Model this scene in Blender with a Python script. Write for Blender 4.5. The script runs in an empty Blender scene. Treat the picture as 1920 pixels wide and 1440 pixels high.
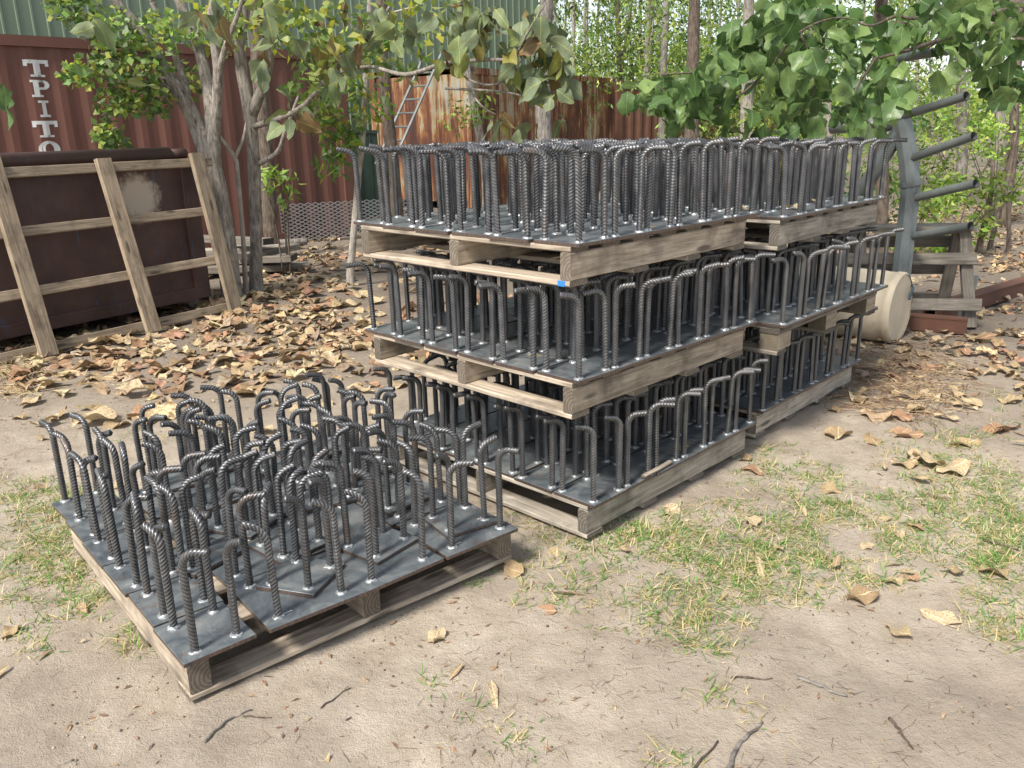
import bpy, math, random
import numpy as np
from mathutils import Vector, Matrix

random.seed(7); rng = np.random.default_rng(7)
R = math.radians
scene = bpy.context.scene
COL = scene.collection

# ------------------------------------------------------------------ camera, sky, sun, exposure
FPX, PITCH, ROLL, EYE = 1564.96, 0.29809, -0.02258, 1.4924
fw = Vector((0, math.cos(PITCH), -math.sin(PITCH))); r0 = Vector((1, 0, 0)); u0 = r0.cross(fw)
cr, sr = math.cos(ROLL), math.sin(ROLL)
RX = cr * r0 + sr * u0; UX = -sr * r0 + cr * u0
cd = bpy.data.cameras.new('camera'); cam = bpy.data.objects.new('camera', cd); COL.objects.link(cam)
cam.matrix_world = Matrix(((RX.x, UX.x, -fw.x, 0), (RX.y, UX.y, -fw.y, 0), (RX.z, UX.z, -fw.z, EYE), (0, 0, 0, 1)))
cd.sensor_fit = 'HORIZONTAL'; cd.sensor_width = 36; cd.lens = FPX / 1920 * 36
cd.clip_start = 0.05; cd.clip_end = 1500
scene.camera = cam

SUN_EL, SUN_AZ = R(50), math.atan2(-0.56, -0.74)   # the sun stands to the left, a little behind the viewer
sd = Vector((math.cos(SUN_EL) * math.sin(SUN_AZ), math.cos(SUN_EL) * math.cos(SUN_AZ), math.sin(SUN_EL)))
world = bpy.data.worlds.new('World'); scene.world = world; world.use_nodes = True
nt = world.node_tree; bg = nt.nodes['Background']
sky = nt.nodes.new('ShaderNodeTexSky'); sky.sky_type = 'NISHITA'; sky.sun_disc = False
sky.sun_elevation = SUN_EL; sky.sun_rotation = SUN_AZ; sky.air_density = 1.0; sky.dust_density = 1.2; sky.ozone_density = 1.0
hs = nt.nodes.new('ShaderNodeHueSaturation'); hs.inputs['Saturation'].default_value = .42; nt.links.new(sky.outputs[0], hs.inputs['Color'])   # thin bright cloud veils the blue
nt.links.new(hs.outputs[0], bg.inputs[0]); bg.inputs[1].default_value = 0.105
sl = bpy.data.lights.new('sun', 'SUN'); sl.energy = 3.3; sl.angle = R(12); sl.color = (1.0, 0.925, 0.82)
so = bpy.data.objects.new('sun', sl); COL.objects.link(so); so.rotation_euler = sd.to_track_quat('Z', 'Y').to_euler()
so.location = (-8, -4, 12)
vs = scene.view_settings; vs.view_transform = 'Standard'; vs.look = 'None'; vs.exposure = 0.98; vs.gamma = 1; vs.use_curve_mapping = False
scene.cycles.max_bounces = 6; scene.cycles.diffuse_bounces = 3; scene.cycles.glossy_bounces = 3
scene.cycles.transmission_bounces = 4; scene.cycles.transparent_max_bounces = 6

# ------------------------------------------------------------------ helpers
def ray(u, v):
    return fw + (u - 960) / FPX * RX - (v - 720) / FPX * UX
def at(u, v, y):                       # a point of the place at distance y in front
    d = ray(u, v); t = y / d.y
    return Vector((d.x * t, y, EYE + d.z * t))
def gp(u, v, z=0.0):                   # a point on the ground
    d = ray(u, v); t = (z - EYE) / d.z
    return Vector((d.x * t, d.y * t, z))

def mixnoise(x, y, seed=0):
    xi = np.floor(x).astype(np.int64); yi = np.floor(y).astype(np.int64)
    xf = x - xi; yf = y - yi
    xf = xf * xf * (3 - 2 * xf); yf = yf * yf * (3 - 2 * yf)
    def h(a, b):
        n = (a * 374761393 + b * 668265263 + seed * 982451653) & 0x7fffffff
        n = ((n ^ (n >> 13)) * 1274126177) & 0x7fffffff
        return ((n ^ (n >> 16)) & 0xffff) / 65535.0
    return (h(xi, yi) * (1 - xf) + h(xi + 1, yi) * xf) * (1 - yf) + (h(xi, yi + 1) * (1 - xf) + h(xi + 1, yi + 1) * xf) * yf
def fbm(x, y, sc, seed=0, o=4):
    x = np.asarray(x, float); y = np.asarray(y, float)
    s = 0; a = 1; t = 0
    for i in range(o):
        s = s + a * mixnoise(x * sc * 2 ** i + 13.7 * i, y * sc * 2 ** i + 7.1 * i, seed + i); t += a; a *= .5
    return s / t

class MB:
    def __init__(s): s.v = []; s.f = []; s.m = []
    def add(s, vs_, fs, mi=0):
        o = len(s.v); s.v += [tuple(p) for p in vs_]; s.f += [tuple(i + o for i in f) for f in fs]; s.m += [mi] * len(fs)
    def box(s, lo, hi, rot=None, c=None, mi=0, bev=0.0):
        x0, y0, z0 = lo; x1, y1, z1 = hi
        p = [Vector(q) for q in ((x0, y0, z0), (x1, y0, z0), (x1, y1, z0), (x0, y1, z0), (x0, y0, z1), (x1, y0, z1), (x1, y1, z1), (x0, y1, z1))]
        if rot is not None:
            cc = Vector(c) if c is not None else sum(p, Vector()) / 8
            p = [rot @ (q - cc) + cc for q in p]
        s.add(p, [(0, 3, 2, 1), (4, 5, 6, 7), (0, 1, 5, 4), (1, 2, 6, 5), (2, 3, 7, 6), (3, 0, 4, 7)], mi)
    def tube(s, pts, rad, n=8, cap=True, mi=0, wob=0.0):
        pts = [Vector(p) for p in pts]
        if not hasattr(rad, '__len__'): rad = [rad] * len(pts)
        vv = []; ff = []; up = None
        for i, p in enumerate(pts):
            t = (pts[min(i + 1, len(pts) - 1)] - pts[max(i - 1, 0)]).normalized()
            if up is None:
                up = Vector((0, 0, 1)) if abs(t.z) < .9 else Vector((1, 0, 0))
            a = (up - t * up.dot(t)).normalized(); up = a; b = t.cross(a)
            for k in range(n):
                an = 2 * math.pi * k / n; rr = rad[i] * (1 + (random.uniform(-wob, wob) if wob else 0))
                vv.append(p + (a * math.cos(an) + b * math.sin(an)) * rr)
        for i in range(len(pts) - 1):
            for k in range(n):
                ff.append((i * n + k, i * n + (k + 1) % n, (i + 1) * n + (k + 1) % n, (i + 1) * n + k))
        if cap:
            ff.append(tuple(range(n))[::-1]); ff.append(tuple((len(pts) - 1) * n + k for k in range(n)))
        s.add(vv, ff, mi)
    def mesh(s, name, mats, smooth=False, bevel=0.0):
        me = bpy.data.meshes.new(name); me.from_pydata(s.v, [], s.f)
        for m in (mats if isinstance(mats, (list, tuple)) else [mats]): me.materials.append(m)
        if max(s.m, default=0) > 0: me.polygons.foreach_set('material_index', s.m)
        if smooth: me.polygons.foreach_set('use_smooth', [True] * len(s.f))
        me.update(); return me
    def build(s, name, mats, parent=None, smooth=False):
        return link(name, s.mesh(name, mats, smooth), parent)

def link(name, me, parent=None, loc=(0, 0, 0), rot=(0, 0, 0), scale=None):
    o = bpy.data.objects.new(name, me); COL.objects.link(o); o.parent = parent
    o.location = loc; o.rotation_euler = rot
    if scale is not None: o.scale = scale if hasattr(scale, '__len__') else (scale,) * 3
    return o
def tag(o, label, cat, group=None, kind=None):
    if label: o['label'] = label
    if cat: o['category'] = cat
    if group: o['group'] = group
    if kind: o['kind'] = kind
    return o
def thing(name, label, cat, loc=(0, 0, 0), rz=0, group=None):
    return tag(link(name, None, None, loc, (0, 0, rz)), label, cat, group)

def spline(pts, n=6):                  # Catmull-Rom through points (vectors of any length)
    P = [np.array(p, float) for p in pts]; P = [2 * P[0] - P[1]] + P + [2 * P[-1] - P[-2]]
    out = []
    for i in range(1, len(P) - 2):
        for k in range(n):
            t = k / n
            out.append(.5 * (2 * P[i] + (P[i + 1] - P[i - 1]) * t + (2 * P[i - 1] - 5 * P[i] + 4 * P[i + 1] - P[i + 2]) * t * t + (3 * P[i] - P[i - 1] - 3 * P[i + 1] + P[i + 2]) * t ** 3))
    out.append(P[-2]); return out

def rotset(d, roll):
    """rows of 3x3 frames: x along d, z a random normal turned by roll"""
    d = d / np.linalg.norm(d, axis=1, keepdims=True)
    up = np.tile(np.array([[0, 0, 1.0]]), (len(d), 1)); up[np.abs(d[:, 2]) > .95] = (1, 0, 0)
    y = np.cross(up, d); y /= np.linalg.norm(y, axis=1, keepdims=True); z = np.cross(d, y)
    c = np.cos(roll)[:, None]; s = np.sin(roll)[:, None]
    return np.stack([d, c * y + s * z, -s * y + c * z], axis=2)
def scatter(name, tmpls, pos, frames, size, tint, mat, parent=None, smooth=False):
    """many small leaves or blades as one mesh with a colour per leaf"""
    N = len(pos); pick = rng.integers(0, len(tmpls), N)
    V = []; F = []; T = []; off = 0
    for ti, (tv, tf) in enumerate(tmpls):
        ix = np.nonzero(pick == ti)[0]
        if not len(ix): continue
        sc = size[ix] if size.ndim == 2 else size[ix][:, None]
        pv = tv[None] * (sc[:, None, :] if sc.shape[1] == 3 else sc[:, None, :1])
        w = np.einsum('nij,nkj->nki', frames[ix], pv) + pos[ix][:, None, :]
        k = len(tv); V.append(w.reshape(-1, 3))
        fo = (np.arange(len(ix)) * k + off)[:, None, None] + np.array(tf)[None]
        F.append(fo.reshape(-1, len(tf[0]))); T.append(np.repeat(tint[ix], k, axis=0)); off += len(ix) * k
    V = np.concatenate(V); F = np.concatenate(F); T = np.concatenate(T)
    me = bpy.data.meshes.new(name); fs = F.shape[1]
    me.vertices.add(len(V)); me.vertices.foreach_set('co', V.ravel().astype(np.float32))
    me.loops.add(F.size); me.loops.foreach_set('vertex_index', F.ravel().astype(np.int32))
    me.polygons.add(len(F)); me.polygons.foreach_set('loop_start', (np.arange(len(F)) * fs).astype(np.int32))
    me.polygons.foreach_set('loop_total', np.full(len(F), fs, np.int32))
    if smooth: me.polygons.foreach_set('use_smooth', np.ones(len(F), bool))
    me.update(calc_edges=True)
    ca = me.color_attributes.new('tint', 'FLOAT_COLOR', 'POINT')
    ca.data.foreach_set('color', np.concatenate([T, np.ones((len(T), 1))], 1).astype(np.float32).ravel())
    me.materials.append(mat)
    return link(name, me, parent)

# ------------------------------------------------------------------ materials
class NT:
    def __init__(s, name):
        s.m = bpy.data.materials.new(name); s.m.use_nodes = True; s.t = s.m.node_tree; s.b = s.t.nodes['Principled BSDF']
    def n(s, ty, **kw):
        nd = s.t.nodes.new('ShaderNode' + ty)
        for k, v in kw.items():
            if k.startswith('i_'): nd.inputs[k[2:].replace('_', ' ')].default_value = v
            else: setattr(nd, k, v)
        return nd
    def l(s, a, b): s.t.links.new(a, b)
    def coord(s, kind='Object', scale=(1, 1, 1), rnd=0.0):
        tc = s.n('TexCoord'); mp = s.n('Mapping'); mp.inputs['Scale'].default_value = scale
        s.l(tc.outputs[kind], mp.inputs['Vector'])
        if rnd:
            oi = s.n('ObjectInfo'); mu = s.n('Math', operation='MULTIPLY'); mu.inputs[1].default_value = rnd
            s.l(oi.outputs['Random'], mu.inputs[0]); s.l(mu.outputs[0], mp.inputs['Location'])
        return mp.outputs[0]
    def noise(s, vec, scale, detail=4, rough=.55, dist=0.0):
        nd = s.n('TexNoise'); nd.inputs['Scale'].default_value = scale; nd.inputs['Detail'].default_value = detail
        nd.inputs['Roughness'].default_value = rough; nd.inputs['Distortion'].default_value = dist
        s.l(vec, nd.inputs['Vector']); return nd.outputs['Fac']
    def ramp(s, fac, stops):
        r = s.n('ValToRGB'); e = r.color_ramp.elements
        while len(e) < len(stops): e.new(.5)
        for el, (p, c) in zip(e, stops):
            el.position = p; el.color = (*c, 1) if len(c) == 3 else c
        s.l(fac, r.inputs[0]); return r.outputs[0]
    def mix(s, fac, a, b, blend='MIX'):
        m = s.n('Mix', data_type='RGBA', blend_type=blend)
        for sock, val in ((m.inputs[0], fac), (m.inputs[6], a), (m.inputs[7], b)):
            if hasattr(val, 'links'): s.l(val, sock)
            else: sock.default_value = val if not hasattr(val, '__len__') or len(val) == 4 else (*val, 1)
        return m.outputs[2]
    def bump(s, h, strength=.3, dist=.01):
        b = s.n('Bump'); b.inputs['Strength'].default_value = strength; b.inputs['Distance'].default_value = dist
        s.l(h, b.inputs['Height']); s.l(b.outputs[0], s.b.inputs['Normal'])
    def set(s, **kw):
        for k, v in kw.items():
            sk = s.b.inputs[k.replace('_', ' ')]
            if hasattr(v, 'links'): s.l(v, sk)
            else: sk.default_value = (*v, 1) if hasattr(v, '__len__') and len(v) == 3 and sk.type == 'RGBA' else v
        return s
G = lambda v: (v, v, v)
MAT = {}

def m_rebar():
    t = NT('rebar steel'); v = t.coord('Object', rnd=50)
    n = t.noise(v, 26, 5, .65); c = t.ramp(n, [(.3, (.12, .125, .135)), (.55, (.21, .215, .225)), (.75, (.31, .315, .32))])
    rb = t.n('Attribute', attribute_name='worn_shade'); c = t.mix(t.ramp(rb.outputs['Fac'], [(.15, G(.8)), (.85, G(0))]), c, (.03, .029, .029))  # groove shade painted into the colour, beyond the wear on the rib crests
    n2 = t.noise(v, 7, 3); rust = t.ramp(n2, [(.60, G(0)), (.76, G(.45))])
    oi = t.n('ObjectInfo'); c = t.mix(t.ramp(oi.outputs['Random'], [(0, G(.0)), (1, G(.4))]), c, (.09, .092, .097)); t.set(Base_Color=t.mix(rust, c, (.16, .10, .065)), Metallic=.62, Roughness=t.ramp(n, [(.3, G(.32)), (.7, G(.48))])); return t.m
def m_plate():
    t = NT('plate steel'); v = t.coord('Object', rnd=90)
    n = t.noise(v, 7, 8, .68, 1.3); c = t.ramp(n, [(.32, (.065, .080, .096)), (.47, (.13, .153, .170)), (.60, (.21, .228, .235)), (.78, (.33, .335, .33))])
    n2 = t.noise(v, 15, 5, .7); rust = t.ramp(n2, [(.55, G(0)), (.70, G(.7))])
    c = t.mix(rust, c, (.135, .092, .072))
    scr = t.noise(t.coord('Object', (60, 3, 1), rnd=7), 2, 3, .6); c = t.mix(t.ramp(scr, [(.66, G(0)), (.72, G(.28))]), c, (.40, .41, .41)); n3 = t.noise(v, 48, 2, .5); spot = t.ramp(n3, [(.70, G(0)), (.76, G(.6))]); c = t.mix(spot, c, (.035, .032, .03))
    g = t.n('NewGeometry'); sp = t.n('SeparateXYZ'); t.l(g.outputs['Normal'], sp.inputs[0])
    side = t.ramp(sp.outputs['Z'], [(.4, G(1)), (.7, G(0))])
    n4 = t.noise(t.coord('Object', (30, 30, 4)), 3, 3); ce = t.ramp(n4, [(.35, (.06, .058, .06)), (.65, (.16, .105, .078))])
    t.set(Base_Color=t.mix(side, c, ce), Metallic=.35, Roughness=t.ramp(n, [(.3, G(.26)), (.7, G(.48))])); t.bump(n, .12, .004); return t.m
def m_weld():
    t = NT('weld bead'); v = t.coord('Object', rnd=30); n = t.noise(v, 120, 3)
    t.set(Base_Color=t.ramp(n, [(.34, (.10, .10, .105)), (.52, (.33, .355, .37)), (.7, (.60, .64, .66))]), Metallic=.45, Roughness=.38); t.bump(n, .5, .003); return t.m
def m_wood(name, dark, mid, pale, rough=.85, grain=1.0, stain=.5):
    t = NT(name); v = t.coord('Object', (1.6, 24, 24), rnd=60); v2 = t.coord('Object', (1, 1, 1), rnd=60)
    n = t.noise(v, 2.2 * grain, 6, .6, .8); c = t.ramp(n, [(.30, dark), (.5, mid), (.72, pale)])
    fine = t.noise(t.coord('Object', (5, 160, 160), rnd=11), 1.5, 3, .6)
    c = t.mix(t.ramp(fine, [(.35, G(.35)), (.6, G(0))]), c, dark)
    blot = t.noise(v2, 5, 4, .6); c = t.mix(t.ramp(blot, [(.5, G(0)), (.72, G(stain))]), c, tuple(x * .5 for x in dark))
    kn = t.n('TexVoronoi'); kn.inputs['Scale'].default_value = 1.0; kn.inputs['Randomness'].default_value = 1
    t.l(t.coord('Object', (2.6, 11, 11), rnd=37), kn.inputs['Vector'])
    c = t.mix(t.ramp(kn.outputs['Distance'], [(.10, G(.85)), (.17, G(0))]), c, tuple(x * .45 for x in dark))
    # end grain rings on the sawn ends
    g = t.n('TexCoord'); sp = t.n('SeparateXYZ'); t.l(g.outputs['Normal'], sp.inputs[0])
    ab = t.n('Math', operation='ABSOLUTE'); t.l(sp.outputs['X'], ab.inputs[0])
    ends = t.ramp(ab.outputs[0], [(.75, G(0)), (.9, G(1))])
    wv = t.n('TexWave', wave_type='RINGS', rings_direction='X'); wv.inputs['Scale'].default_value = 26; wv.inputs['Distortion'].default_value = 2.5; wv.inputs['Detail'].default_value = 2
    mp = t.n('Mapping'); mp.inputs['Location'].default_value = (0, .035, .02); t.l(g.outputs['Object'], mp.inputs['Vector']); t.l(mp.outputs[0], wv.inputs['Vector'])
    ce = t.ramp(wv.outputs['Fac'], [(.1, tuple(x * .62 for x in dark)), (.9, tuple(x * .50 for x in mid))]); ce = t.mix(t.ramp(t.noise(v2, 40, 4, .7), [(.4, G(.5)), (.65, G(0))]), ce, tuple(x * .4 for x in dark))
    oi = t.n('ObjectInfo'); br = t.n('MapRange'); br.inputs[3].default_value = .82; br.inputs[4].default_value = 1.12; t.l(oi.outputs['Random'], br.inputs[0])
    c = t.mix(ends, c, ce); hv = t.n('HueSaturation'); t.l(br.outputs[0], hv.inputs['Value']); t.l(c, hv.inputs['Color'])
    t.set(Base_Color=hv.outputs[0], Roughness=rough); t.bump(n, .35, .004); return t.m
def m_ground():
    t = NT('sandy ground'); v = t.coord('Object')
    big = t.noise(v, .9, 5, .6, .5); fine = t.noise(v, 38, 6, .7); mid = t.noise(v, 6, 5, .65)
    sand = t.ramp(mid, [(.25, (.31, .255, .195)), (.44, (.47, .40, .315)), (.70, (.60, .525, .43))])
    damp = t.ramp(big, [(.38, G(.65)), (.56, G(0))]); c = t.mix(damp, sand, (.30, .25, .198))
    # leaf mould ever thicker towards the trees
    sp = t.n('SeparateXYZ'); t.l(v, sp.inputs[0]); mr = t.n('MapRange'); mr.inputs[1].default_value = 3.6; mr.inputs[2].default_value = 6.4; t.l(sp.outputs['Y'], mr.inputs[0])
    mu = t.n('Math', operation='MULTIPLY_ADD'); mu.inputs[1].default_value = .9; mu.inputs[2].default_value = -.45; t.l(big, mu.inputs[0])
    ad = t.n('Math', operation='ADD', use_clamp=True); t.l(mu.outputs[0], ad.inputs[0]); t.l(mr.outputs[0], ad.inputs[1])
    mould = t.ramp(fine, [(.3, (.055, .043, .034)), (.55, (.15, .118, .09)), (.75, (.27, .21, .15))])
    ma = t.n('Math', operation='MULTIPLY'); ma.inputs[1].default_value = .75; t.l(ad.outputs[0], ma.inputs[0])
    c = t.mix(ma.outputs[0], c, mould)
    grit = t.ramp(t.noise(v, 130, 3, .7), [(.30, G(.6)), (.38, G(0))]); c = t.mix(grit, c, (.12, .095, .08))
    pale = t.ramp(t.noise(v, 21, 4, .7), [(.60, G(0)), (.78, G(.5))]); c = t.mix(pale, c, (.56, .49, .42))
    t.set(Base_Color=c, Roughness=.95)
    gr = t.noise(v, 210, 3, .8); a0 = t.n('Math', operation='MULTIPLY_ADD'); a0.inputs[1].default_value = .6; t.l(gr, a0.inputs[0]); t.l(fine, a0.inputs[2]); a = t.n('Math', operation='ADD'); t.l(a0.outputs[0], a.inputs[0]); t.l(mid, a.inputs[1]); t.bump(a.outputs[0], 1.0, .014); return t.m
def m_leaf(name, trans=.35, rough=.45, var=.25, veins=True, mottle=None):
    """tint attribute or object random gives each leaf its colour"""
    t = NT(name); at_ = t.n('Attribute', attribute_name='tint'); c = at_.outputs['Color']
    if mottle:
        n = t.noise(t.coord('Object', rnd=9), mottle[1], 4, .65); c = t.mix(t.ramp(n, [(.46, G(0)), (.62, G(.9))]), c, mottle[0])
    t.set(Base_Color=c, Roughness=rough); t.b.inputs['Specular IOR Level'].default_value = .35
    tr = t.n('BsdfTranslucent'); mx = t.n('MixShader'); mx.inputs[0].default_value = trans
    h = t.n('HueSaturation'); h.inputs['Value'].default_value = 1.5; h.inputs['Saturation'].default_value = 1.1; t.l(c, h.inputs['Color']); t.l(h.outputs[0], tr.inputs['Color'])
    out = t.t.nodes['Material Output']; t.l(t.b.outputs[0], mx.inputs[1]); t.l(tr.outputs[0], mx.inputs[2]); t.l(mx.outputs[0], out.inputs[0]); return t.m
def m_leafobj(name, stops, trans=.3, rough=.5, mott=None, mscale=14, bump=.2):
    t = NT(name); oi = t.n('ObjectInfo'); c = t.ramp(oi.outputs['Random'], stops)
    v = t.coord('Object', rnd=20); n = t.noise(v, mscale, 5, .65)
    if mott: c = t.mix(t.ramp(n, [(.5, G(0)), (.66, G(.85))]), c, mott)
    # midrib and side veins along the blade (x is its length)
    sp = t.n('SeparateXYZ'); tc = t.n('TexCoord'); t.l(tc.outputs['Object'], sp.inputs[0])
    ay = t.n('Math', operation='ABSOLUTE'); t.l(sp.outputs['Y'], ay.inputs[0])
    rib = t.ramp(ay.outputs[0], [(.008, G(.55)), (.02, G(0))]); c = t.mix(rib, c, tuple(min(1, x * 1.5 + .04) for x in stops[len(stops) // 2][1]))
    wv = t.n('Math', operation='SINE'); sm = t.n('Math', operation='MULTIPLY_ADD'); sm.inputs[1].default_value = -1.0; t.l(ay.outputs[0], sm.inputs[0]); t.l(sp.outputs['X'], sm.inputs[2])
    sc = t.n('Math', operation='MULTIPLY'); sc.inputs[1].default_value = 52; t.l(sm.outputs[0], sc.inputs[0]); t.l(sc.outputs[0], wv.inputs[0])
    ve = t.ramp(wv.outputs[0], [(.9, G(0)), (1, G(.22))]); c = t.mix(ve, c, tuple(min(1, x * 1.5 + .03) for x in stops[len(stops) // 2][1]))
    t.set(Base_Color=c, Roughness=rough); t.b.inputs['Specular IOR Level'].default_value = .4; t.bump(n, bump, .02)
    tr = t.n('BsdfTranslucent'); mx = t.n('MixShader'); mx.inputs[0].default_value = trans; t.l(c, tr.inputs['Color'])
    out = t.t.nodes['Material Output']; t.l(t.b.outputs[0], mx.inputs[1]); t.l(tr.outputs[0], mx.inputs[2]); t.l(mx.outputs[0], out.inputs[0]); return t.m
def m_bark(name, dark, mid, pale, sc=1.0):
    t = NT(name); v = t.coord('Object', (1, 1, .22)); n = t.noise(v, 38 * sc, 6, .7, .4); n2 = t.noise(t.coord('Object'), 9, 4)
    c = t.ramp(n, [(.34, dark), (.52, mid), (.7, pale)]); c = t.mix(t.ramp(n2, [(.5, G(0)), (.7, G(.5))]), c, pale)
    t.set(Base_Color=c, Roughness=.95); t.bump(n, 1.0, .03); return t.m
def m_paint(name, col, rough=.6, rust=.3, rustc=(.16, .075, .04), sc=2.0, var=.12, metal=0.0, streak=1.0):
    t = NT(name); v = t.coord('Object', (1, 1, streak)); n = t.noise(v, sc * 3, 6, .65); n2 = t.noise(v, sc, 5, .6)
    c = t.ramp(n2, [(.3, tuple(x * (1 - var * 1.6) for x in col)), (.7, tuple(min(1, x * (1 + var)) for x in col))])
    c = t.mix(t.ramp(n, [(.62, G(0)), (.74, G(rust))]), c, rustc)
    t.set(Base_Color=c, Roughness=rough, Metallic=metal); t.bump(n, .08, .01); return t.m
def m_rustsheet():
    t = NT('rusted painted sheet'); v = t.coord('Object', (5.5, 5.5, .5)); n = t.noise(v, 1.6, 6, .7, .3); blot = t.noise(t.coord('Object', (1, 1, .6)), 1.1, 5, .65)
    a = t.n('Math', operation='MULTIPLY_ADD'); a.inputs[1].default_value = .6; t.l(blot, a.inputs[0])
    b = t.n('Math', operation='MULTIPLY'); b.inputs[1].default_value = .55; t.l(n, b.inputs[0]); t.l(b.outputs[0], a.inputs[2])
    c = t.ramp(a.outputs[0], [(.43, (.27, .295, .285)), (.505, (.34, .28, .175)), (.545, (.25, .115, .045)), (.60, (.115, .042, .024)), (.72, (.045, .021, .018))])
    t.set(Base_Color=c, Roughness=.8); t.bump(n, .2, .01); return t.m

MAT['rebar'] = m_rebar(); MAT['plate'] = m_plate(); MAT['weld'] = m_weld()
MAT['pallet'] = m_wood('weathered pallet timber', (.19, .155, .12), (.43, .36, .28), (.62, .54, .43), stain=.8)
MAT['palletgrey'] = m_wood('grey pallet timber', (.17, .15, .125), (.40, .36, .30), (.60, .55, .47), stain=.8)
MAT['frame'] = m_wood('brown frame timber', (.17, .13, .09), (.33, .26, .185), (.48, .395, .29), stain=.7)
MAT['oldgrey'] = m_wood('old grey timber', (.10, .088, .072), (.20, .178, .15), (.29, .262, .225))
MAT['block'] = m_wood('chipboard block', (.20, .165, .12), (.30, .255, .19), (.40, .345, .265), stain=.2)
MAT['ground'] = m_ground()
MAT['dry'] = m_leafobj('dry leaf', [(0, (.33, .235, .135)), (.25, (.42, .315, .18)), (.5, (.49, .39, .235)), (.78, (.56, .46, .30)), (.93, (.37, .215, .13)), (1, (.25, .15, .09))], .12, .75, (.20, .105, .05), 22, .5)
MAT['green'] = m_leafobj('broad green leaf', [(0, (.055, .105, .032)), (.35, (.092, .165, .052)), (.7, (.145, .23, .075)), (1, (.23, .33, .105))], .36, .36, (.055, .105, .04), 3)
MAT['olive'] = m_leafobj('olive leaf', [(0, (.11, .155, .085)), (.4, (.19, .245, .155)), (.68, (.15, .21, .075)), (.84, (.27, .28, .055)), (.94, (.22, .13, .07)), (1, (.16, .09, .05))], .28, .6, (.19, .175, .07), 7)
MAT['leaftint'] = m_leaf('foliage'); MAT['leafdry'] = m_leaf('leaf litter', .1, .8, mottle=((.17, .095, .05), 30)); MAT['grass'] = m_leaf('grass blade', .3, .5)
MAT['bark1'] = m_bark('flaky pale bark', (.10, .088, .076), (.29, .26, .228), (.50, .465, .415))
MAT['bark2'] = m_bark('dark rough bark', (.05, .038, .03), (.135, .105, .082), (.24, .195, .155))
MAT['bark3'] = m_bark('grey stringy bark', (.10, .088, .078), (.25, .228, .205), (.40, .37, .335), .7)
MAT['bark4'] = m_bark('smooth pale bark', (.20, .18, .155), (.37, .335, .295), (.52, .48, .43), .5)
MAT['conred'] = m_paint('faded red container paint', (.150, .064, .047), .68, .6, (.10, .048, .036), 1.0, .22, streak=.35)
MAT['shed'] = m_paint('green shed cladding', (.175, .24, .172), .55, .05, sc=.5, var=.06)
MAT['rustsheet'] = m_rustsheet()
MAT['rust'] = m_paint('brown rust', (.115, .052, .034), .8, .4, (.19, .085, .045), 5)
MAT['galv'] = m_paint('galvanised steel', (.24, .28, .295), .5, .7, (.20, .17, .12), 3, .45, .25, .5)
MAT['pipe'] = m_paint('grey pipe', (.17, .19, .19), .5, .4, (.22, .16, .105), 6, .18, .3)
MAT['cream'] = m_paint('cream drum plastic', (.62, .54, .41), .5, .8, (.36, .26, .16), 2.2, .2)
MAT['white'] = m_paint('chipped white lettering', (.70, .71, .70), .6, .8, (.25, .12, .09), 6, .08)
MAT['alu'] = m_paint('aluminium', (.33, .35, .36), .4, .1, (.4, .4, .4), 4, .08, .6)
MAT['darkgreen'] = m_paint('dark green sheet', (.018, .042, .030), .6, .2, sc=2)
MAT['chalk'] = m_paint('chalk mark', (.75, .74, .70), .9, .2, (.4, .4, .4), 40)
MAT['yellow'] = m_paint('yellow marker', (.55, .36, .06), .8, .3, (.2, .15, .08), 40)
MAT['blue'] = m_paint('blue marker', (.03, .19, .55), .7, .2, (.2, .25, .4), 30)
MAT['strap'] = m_paint('dark blue strap', (.02, .05, .09), .6, .0)
MAT['orange'] = m_paint('orange netting', (.60, .20, .09), .7, .3, (.7, .45, .3), 4)

def m_bin():
    t = NT('brown steel bin'); v = t.coord('Object'); n = t.noise(v, 3, 6, .65); c = t.ramp(n, [(.3, (.045, .025, .023)), (.55, (.080, .043, .037)), (.75, (.120, .066, .053))])
    # pale worn patch and blue runs on the near face (x along the face, z up)
    vm = t.n('VectorMath', operation='DISTANCE'); mp = t.n('Mapping'); mp.inputs['Scale'].default_value = (1, 0, 1); t.l(t.n('TexCoord').outputs['Object'], mp.inputs['Vector'])
    t.l(mp.outputs[0], vm.inputs[0]); vm.inputs[1].default_value = (4.02, 0, 1.0)
    d = t.n('Math', operation='MULTIPLY_ADD'); d.inputs[1].default_value = -.26; t.l(t.noise(v, 16, 6, .75), d.inputs[0]); t.l(vm.outputs['Value'], d.inputs[2])
    c = t.mix(t.ramp(d.outputs[0], [(.0, G(1)), (.045, G(.55)), (.09, G(0))]), c, (.46, .39, .31))
    run = t.noise(t.coord('Object', (9, 1, 1.3)), 2.3, 4, .55); c = t.mix(t.ramp(run, [(.63, G(0)), (.68, G(.75))]), c, (.04, .085, .15))
    t.set(Base_Color=c, Roughness=.55); t.bump(n, .1, .01); return t.m
MAT['bin'] = m_bin()

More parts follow.
